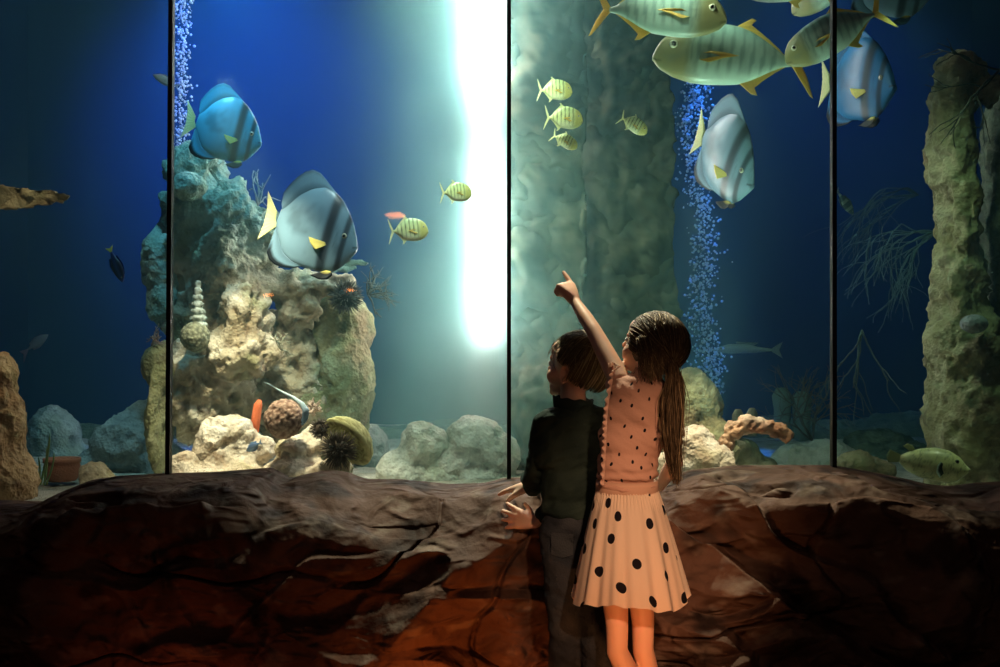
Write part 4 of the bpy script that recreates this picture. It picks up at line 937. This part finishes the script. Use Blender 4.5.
# skirt
wc = g(627, 489, 0); hcn = g(630, 600, .0); ns, na = 60, 300
def skirt(scale, zbot, seed, amp):
    V = []; UV = []
    for i in range(ns):
        t_ = i / (ns - 1); c = wc * (1 - t_) + hcn * t_; z = wc[2] * (1 - t_) + zbot * t_
        a = np.linspace(0, 2 * PI, na, endpoint=False); rx = (.080 + (.155 - .080) * (t_ ** .85)) * scale; ry = (.064 + (.135 - .064) * (t_ ** .85)) * scale
        ph = a * 1.0; fold = .55 * np.sin(13 * ph + seed + .6 * np.sin(2 * ph)) + .35 * np.sin(21 * ph + 2 * seed + np.sin(3 * ph)) + .25 * np.sin(5 * ph + seed)
        am = amp * (.25 + .75 * t_); gather = .0028 * np.sin(64 * ph) * max(0, 1 - t_ * 5)
        k = 1 + (fold * am) ; x = c[0] + np.cos(a) * (rx * k + gather); y = c[1] + np.sin(a) * (ry * k + gather)
        zz = z + t_ * .010 * np.sin(3 * a + 1) + .006 * fold * t_
        V.append(np.stack([x, y, zz], 1)); UV.append(np.stack([(a - PI * 1.5) * .125, np.full(na, z)], 1))
    return np.vstack(V), np.vstack(UV)
v, uv_ = skirt(1.0, g(0, 599)[2], 1.7, .065); f = grid_faces(ns, na, True)
sk = mk('skirt', v, f, 'dotted_skirt', girl, uv=uv_)
v2, _ = skirt(.93, g(0, 593)[2], 2.1, .04); mk('lining', v2, grid_faces(ns, na, True), 'tulle', sk, col=(.90, .60, .44))
a = np.linspace(0, 2 * PI, 60, endpoint=False); wb_ = []
for z, k in ((.022, 1.0), (.024, 1.03), (.012, 1.05), (-.004, 1.05), (-.008, 1.02)): wb_.append(np.stack([wc[0] + np.cos(a) * .081 * k, wc[1] + np.sin(a) * .066 * k, np.full(60, wc[2] + z)], 1))
mk('waistband', np.vstack(wb_), grid_faces(5, 60, True), 'tulle', sk, col=(.86, .56, .42))
# girl's hair
def hair_on_head(hc, M, k, n, gather=None, seed=1, length=(.9, 1.0), cols=None, start=(0, -.2, .98), rr=.0011, sweep=None, floor_dir=None, shell=1.06):
    rs = np.random.default_rng(seed); ax = np.array((.078, .095, .088)) * k * shell; cen = np.array((0, -.012, .018)) * k; out = []
    st0 = np.array(start, float); st0 /= np.linalg.norm(st0)
    for i in range(n):
        ang = rs.uniform(0, 2 * PI); e1 = np.cross(st0, (1, 0, 0)); e1 /= np.linalg.norm(e1); e2 = np.cross(st0, e1)
        dr = e1 * math.cos(ang) + e2 * math.sin(ang); th0 = rs.uniform(.02, .25) + (rs.random() < .35) * rs.uniform(0, 1.0); 
        th1, tgt = floor_dir(dr, rs)
        th1 = max(th1, th0 + .15); nst = 16; pts = []; ro = rs.uniform(.965, 1.05)
        a0 = st0 * math.cos(th0) + dr * math.sin(th0); a1 = st0 * math.cos(th1) + dr * math.sin(th1)
        if tgt is not None: a1 = np.array(tgt) / np.linalg.norm(tgt)
        om = math.acos(np.clip(a0.dot(a1), -1, 1)) + 1e-4; wv = rs.normal() * .04; wp = rs.uniform(0, 6)
        mid = dr * .25 if tgt is not None else dr * 0
        for j in range(nst):
            t_ = j / (nst - 1); d_ = (math.sin((1 - t_) * om) * a0 + math.sin(t_ * om) * a1) / math.sin(om) + mid * math.sin(t_ * PI)
            d_ /= np.linalg.norm(d_); d_ = d_ + np.cross(d_, dr) * wv * math.sin(t_ * 4 + wp)
            pts.append(np.array(M @ Vector(d_ * ax * (ro + .012 * math.sin(t_ * 5 + wp)) + cen)) + hc)
        out.append(np.array(pts))
    return out
HI = HM.inverted()
tie = g(673, 372, -.052)
td_ = np.array(HI @ Vector(tie - hc)); 
def fl_girl(dr, rs):
    t_ = td_ + rs.normal(size=3) * np.array([.010, .010, .012]); return 1.6, t_
gs_ = hair_on_head(hc, HM, .90, 1500, seed=3, floor_dir=fl_girl)
def back_swept(n, seed):
    """strands from the hairline round the face, combed back over the head to the tie"""
    rs = np.random.default_rng(seed); fd_ = np.array((0, .93, -.36)); fd_ /= np.linalg.norm(fd_); e1 = np.array((1., 0, 0)); e2 = np.cross(fd_, e1); out = []
    ax = np.array((.078, .095, .088)) * .90 * 1.05; cen = np.array((0, -.012, .018)) * .90; tg = td_ / np.linalg.norm(td_)
    for i in range(n):
        a = rs.uniform(0, 2 * PI); th = R(rs.uniform(50, 66)); s0 = fd_ * math.cos(th) + (e1 * math.cos(a) + e2 * math.sin(a)) * math.sin(th)
        if s0[2] < -.35: continue
        a1 = tg + rs.normal(size=3) * .05; a1 /= np.linalg.norm(a1); om = math.acos(np.clip(s0.dot(a1), -1, 1)) + 1e-4; up = np.array((0, -.1, .5)) * (.5 if s0[2] > .2 else .12); ro = rs.uniform(.98, 1.045); wp = rs.uniform(0, 6)
        pts = []
        for q_ in range(16):
            t_ = q_ / 15; d_ = (math.sin((1 - t_) * om) * s0 + math.sin(t_ * om) * a1) / math.sin(om) + up * math.sin(t_ * PI); d_ /= np.linalg.norm(d_)
            pts.append(np.array(HM @ Vector(d_ * ax * (ro - .03 * (1 - t_) ** 6 + .010 * math.sin(t_ * 6 + wp)) + cen)) + hc)
        out.append(np.array(pts))
    return out
gs_ = [x for x in gs_] + back_swept(1300, 77)
cap_dirs, cap_f = ico(5)
def hair_cap(hc, M, k, keep, shell=.99):
    ax = np.array((.078, .095, .088)) * k * shell; cen = np.array((0, -.012, .018)) * k
    v = cap_dirs * ax + cen; ok = keep(cap_dirs)
    idx = -np.ones(len(v), int); ids = np.where(ok)[0]; idx[ids] = np.arange(len(ids)); f = [tuple(idx[list(q)]) for q in cap_f if all(ok[i] for i in q)]
    vv = v[ids]; vv = vv * (1 + .02 * fbm(cap_dirs[ids] * np.array([16, 16, 3]), 2, 4))[:, None]; M3 = np.array(M.to_3x3())
    outer = vv @ M3.T + hc; inner = (vv * .93) @ M3.T + hc; n = len(outer)
    return np.vstack([outer, inner]), f + [tuple(i + n for i in q)[::-1] for q in f]
rs = np.random.default_rng(9)
HCOL = [(.12, .08, .045), (.18, .125, .07), (.38, .28, .15), (.07, .05, .03)]
v, f = hair_cap(hc, HM, .90, lambda d: (d @ np.array((0, .932, -.361)) < .60) & (d[:, 2] > -.80))
hair = mk('hair', v, f, 'hair', girl, col=HCOL[0])
pick = lambda n, w=(.4, .32, .14, .14): [HCOL[i] for i in rs.choice(4, n, p=w)]
# ponytail strands
pony = []; pr_ = []
for i in range(700):
    o1 = rs.normal(size=3) * np.array([.0045, .005, .008]); wv = rs.normal(size=3) * np.array([.0085, .009, .008]); L = rs.uniform(.7, 1.05) if rs.random() < .9 else rs.uniform(.45, .7)
    c_ = [g(671, 368, -.058), g(675, 378, -.072), g(673, 400, -.082), g(673, 430, -.085), g(674, 455, -.085), g(677, 482, -.082)]
    c_ = resample(np.array(c_), 18); t_ = np.linspace(0, 1, 18) * L
    p = np.stack([np.interp(t_, np.linspace(0, 1, 18), c_[:, k]) for k in range(3)], 1)
    env = np.interp(t_, [0, .08, .3, .6, .85, 1], [.35, .7, 1.5, 1.4, .85, .3]); p = p + o1 + wv * env[:, None] * 1.0 + .003 * np.sin(t_ * 9 + i)[:, None] * np.array([1, .4, 0]); pony.append(p); pr_.append(np.linspace(.0013, .0004, 18))
loose = []
for i in range(170):      # wisps falling beside the cheek and behind the neck
    u = rs.random(); p0 = g(636 + 28 * u, 345 + rs.uniform(-10, 10), -.030 - .02 * math.sin(PI * u)); p1 = g(641 + 26 * u + rs.normal() * 2.5, 362 + rs.normal() * 5, -.058); p2 = g(643 + 27 * u + rs.normal() * 5, 376 + rs.uniform(-6, 8), -.060)
    loose.append(resample(np.array([p0, (p0 + p1) / 2 + np.array([0, -.008, 0]), p1, p2]), 12)); 
allst = gs_ + pony + loose
v, f, c_ = strand_mesh(allst, [np.linspace(.0016, .0010, 16)] * len(gs_) + pr_ + [np.linspace(.0014, .0004, 12)] * len(loose), pick(len(allst)))
mk('hair_strands', v, f, 'hair', hair, col=c_)['kind'] = 'stuff'
# core of the ponytail so that it reads solid
V, f, N = merged(chain([g(672, 370, -.060), g(675, 380, -.072), g(673, 405, -.08), g(673, 435, -.083), g(675, 462, -.084)], [.011, .013, .015, .013, .005]), .005, 2)
mk('ponytail', V, f, 'hair', hair, col=HCOL[3])
pts = [tie + np.array([.013 * math.cos(q_), -.006 + .006 * math.sin(q_), .013 * math.sin(q_)]) for q_ in np.linspace(0, 2 * PI, 20)]
v, f = tube(pts, .0035, 8); mk('hair_tie', v, f, 'cloth', hair, col=(.05, .03, .03))

# ---- boy
BD = 3.45
b = lambda px, py, dy=0.0: at(px, py, BD + dy)
boy = empty('person', (b(575, 600)[0], BD + .02, 0), 'boy in dark green jacket and jeans leaning on the rock ledge, looking up left', 'person')
P = chain([b(573, 412, .0), b(573, 388, .015)], [.040, .036])
P += [ell(b(571, 432, 0), (.080, .045, .05)), ell(b(573, 465, 0), (.075, .050, .10)), ell(b(577, 515, 0), (.075, .055, .09))]
bs = b(549, 422, .01); be = b(538, 474, .06)
hand1 = b(512, 489, 0); X1 = hand1[0]
tip = wall_surface(b(507, 0, .36)[0], y=3.80); wz = wall_surface(b(527, 0, .25)[0], y=3.68)
tip = wall_surface(b(503, 0, .33)[0], y=3.78)
bw = b(530, 487, .19)
d1 = np.array([tip[0], 3.78, tip[2] + .030]) - bw
P += chain([b(566, 426, 0), bs, (bs + be) / 2, be, be * .5 + bw * .5, bw], [.024, .024, .023, .022, .021, .0165])
P += sweep_hand(bw, d1, (0, -.45, .9), (.3, -.5, -.8), L=.132, curl=(.10, .10, .12, .16), spread=.20, thumb=.75)
# right hand, lower, pressed on the front of the rock
bs2 = b(597, 424, .01); be2 = b(590, 480, .12); s2 = wall_surface(b(515, 0, .15)[0], z=b(0, 520, .15)[2]); bw2 = b(535, 523, .13)
bw2[1] = min(bw2[1], wall_surface(bw2[0], z=bw2[2])[1] - .025)
P += chain([b(582, 428, 0), bs2, (bs2 + be2) / 2, be2, be2 * .4 + bw2 * .6, bw2], [.024, .024, .023, .022, .019, .0165])
bw2[1] = min(bw2[1], s2[1] - .03); d2 = np.array([s2[0] - .01, s2[1] - .020, s2[2]]) - bw2; d2[1] = min(d2[1], .03); d2[2] = .012
P += sweep_hand(bw2, d2, (-.2, -1, .25), (0, 0, 1), L=.118, curl=(.15, .15, .15, .2), spread=.20, thumb=.8)
for hp, kn, an in (((562, 530, 0), (565, 632, .01), (566, 725, .05)), ((593, 530, 0), (598, 632, -.02), (598, 725, .0))):
    h_, k_, a_ = b(*hp), b(*kn), b(*an); a_[2] = .055
    P += chain([h_, h_ * .5 + k_ * .5, k_, k_ * .6 + a_ * .4, a_], [.058, .048, .038, .036, .024]) + chain([a_ + np.array([0, -.01, -.01]), a_ + np.array([0, .10, -.03])], [.026, .02])
    shoe('shoe', boy, a_, (0, 1, 0), (.05, .05, .06))
hb = b(577, 369, .03); BM = Matrix.Rotation(R(50), 4, 'Z') @ Matrix.Rotation(R(12), 4, 'X'); HP, qb = head_parts(hb, BM, 1.0); P += HP
V, f, N = merged(P, .0042, 3, .5)
col = mix((.78, .50, .36), (.84, .42, .34), .35 * sm(.0, .4, fbm(V * 14, 3, 8)))
lip = qb((0, .092, -.052)); col = mix(col, (.62, .25, .22), sm(.022, .014, np.linalg.norm((V - lip) * np.array([1, 1, 1.6]), axis=1)))
mk('body', V, f, 'skin', boy, col=col); eyes(boy, qb, BM, 1.0, (.20, .22, .16))
# jacket
P = [ell(b(571, 424, 0), (.100, .066, .050)), ell(b(570, 450, 0), (.104, .076, .10)), ell(b(574, 485, 0), (.102, .080, .095)), ell(b(577, 508, 0), (.104, .084, .05))]
P += chain([b(566, 418, 0), bs + np.array([.004, 0, -.002])], [.052, .048]) + chain([b(580, 418, 0), bs2 + np.array([-.004, 0, -.002])], [.052, .048])
cuff = be * .16 + bw * .84; cuff2 = be2 * .2 + bw2 * .8
P += chain([bs, (bs + be) / 2, be, (be + cuff) / 2, cuff], [.048, .045, .041, .038, .034]) + chain([bs2, be2, cuff2], [.048, .040, .032])
V, f, N = merged(P, .0055, 4)
wv_ = ridged(np.stack([V[:, 0] * 8 - V[:, 2] * 9, V[:, 1] * 7, V[:, 2] * 9], 1), 3, 9) - .68
V = V + N * np.maximum(.018 * wv_ + .007 * fbm(V * 18, 2, 2), -.009)[:, None]
jacket = mk('jacket', V, f, 'cloth', boy, col=mix((.030, .048, .040), (.020, .034, .030), sm(-.2, .3, fbm(V * 12, 2, 3))))
a = np.linspace(0, 2 * PI, 72, endpoint=False); rows = []
cb = b(573, 406, .008)
for r_, z in ((.050, -.012), (.053, .004), (.055, .022), (.052, .024), (.047, .016), (.044, -.008)):
    rows.append(np.stack([cb[0] + r_ * 1.08 * np.cos(a), cb[1] + r_ * .95 * np.sin(a), cb[2] + z * (1 + .25 * np.cos(a - 2.8)) + .002 * np.sin(a * 9)], 1))
mk('collar', np.vstack(rows), grid_faces(6, 72, True), 'cloth', jacket, col=(.02, .035, .035))
# jeans
P = [ell(b(577, 524, 0), (.101, .080, .065))]
for hp, kn, an in (((563, 532, 0), (566, 632, .01), (566, 722, .05)), ((592, 532, 0), (597, 632, -.02), (598, 722, .0))):
    h_, k_, a_ = b(*hp), b(*kn), b(*an); a_[2] = .075
    P += chain([h_, h_ * .5 + k_ * .5, k_, k_ * .5 + a_ * .5, a_], [.069, .060, .051, .048, .044])
V, f, N = merged(P, .0055, 3)
wv_ = ridged(np.stack([V[:, 0] * 7, V[:, 1] * 7, V[:, 2] * 16 + V[:, 0] * 8], 1), 3, 19) - .68
V = V + N * (.014 * wv_ + .004 * fbm(V * 25, 2, 2))[:, None]
jeans = mk('jeans', V, f, 'denim', boy, col=mix((.030, .036, .046), (.060, .066, .075), sm(-.1, .4, fbm(V * 9, 3, 3))))
for px in (561, 592):
    pk = b(px, 540, 0); vv = []
    for i in range(10):
        for j in range(10): vv.append((pk[0] + (i / 9 - .5) * .062, 0, pk[2] + (j / 9 - .5) * .062 - (.010 * (1 - abs(i / 9 - .5) * 2) if j == 0 else 0)))
    vv = np.array(vv); 
    for k in range(len(vv)):
        near = V[(np.abs(V[:, 0] - vv[k, 0]) < .012) & (np.abs(V[:, 2] - vv[k, 2]) < .012)]; vv[k, 1] = near[:, 1].min() - .0015 if len(near) else pk[1] - .07
    mk('pocket', vv, grid_faces(10, 10), 'denim', jeans, col=(.055, .062, .072))
# boy's hair
BC = [(.13, .105, .055), (.22, .18, .09), (.42, .36, .19), (.08, .065, .035)]
def fl_boy(dr, rs):
    y = dr[1]; side = abs(dr[0])
    if y > .35: return rs.uniform(.85, 1.15), None
    if y > -.25: return rs.uniform(1.35, 1.68), None
    return rs.uniform(1.75, 2.08), None
bs_ = hair_on_head(hb, BM, 1.0, 2300, seed=5, floor_dir=fl_boy, start=(.05, -.32, .95), shell=1.05)
v, f = hair_cap(hb, BM, 1.0, lambda d: ~((d[:, 1] > .28) & (d[:, 2] < .50)) & ~((d[:, 1] > -.30) & (d[:, 2] < .02)) & (d[:, 2] > -.52), .99)
hairb = mk('hair', v, f, 'hair', boy, col=BC[0])
tufts = []
for i in range(420):
    d_ = rs.normal(size=3); d_[2] = abs(d_[2]) + .2; d_[1] -= .2; d_ /= np.linalg.norm(d_); p0 = np.array(BM @ Vector(d_ * np.array((.080, .097, .090)) + np.array((0, -.012, .018)))) + hb
    o_ = np.array(BM @ Vector(d_)); t_ = np.cross(o_, rs.normal(size=3)); t_ /= np.linalg.norm(t_); tufts.append(np.array([p0 + t_ * .012 * k + o_ * (.004 * k - .0022 * k * k * .6) for k in range(5)]))
al = bs_ + tufts
v, f, c_ = strand_mesh(al, [np.linspace(.0017, .0008, 16)] * len(bs_) + [np.linspace(.0013, .0004, 5)] * len(tufts), [BC[i] for i in rs.choice(4, len(al), p=(.4, .3, .14, .16))])
mk('hair_strands', v, f, 'hair', hairb, col=c_)['kind'] = 'stuff'
#@@REST

# ------------------------------------------------------------------ lamps of the hall behind the camera, mirrored in the glass
for px, py, yl, r_, lb in ((395, 215, -2.0, .085, 'warm hanging lamp in the hall, mirrored beside the small striped fish'), (350, 290, -5.0, .05, 'warm hanging lamp in the hall, mirrored below the grey batfish'), (268, 295, -5.0, .06, 'warm hanging lamp in the hall, mirrored in front of the reef shelf')):
    p_ = at(px, py, 2 * LY - yl); p_[1] = yl
    t = empty('hall_lamp', p_, lb, 'lamp', 'hall lamps behind the visitors')
    v, f = ell(p_, (r_, r_, r_ * .32), None, 3); mk('bulb', v, f, 'lamp_warm', t)
    v, f = lathe_tube(p_[0], p_[1], [p_[2] + r_ * .25, p_[2] + r_ * .8, p_[2] + r_, p_[2] + 1.2, p_[2] + 1.21], [r_ * 1.1, r_ * .8, .008, .008, .001]); mk('shade', v, f, 'lamp_metal', t)
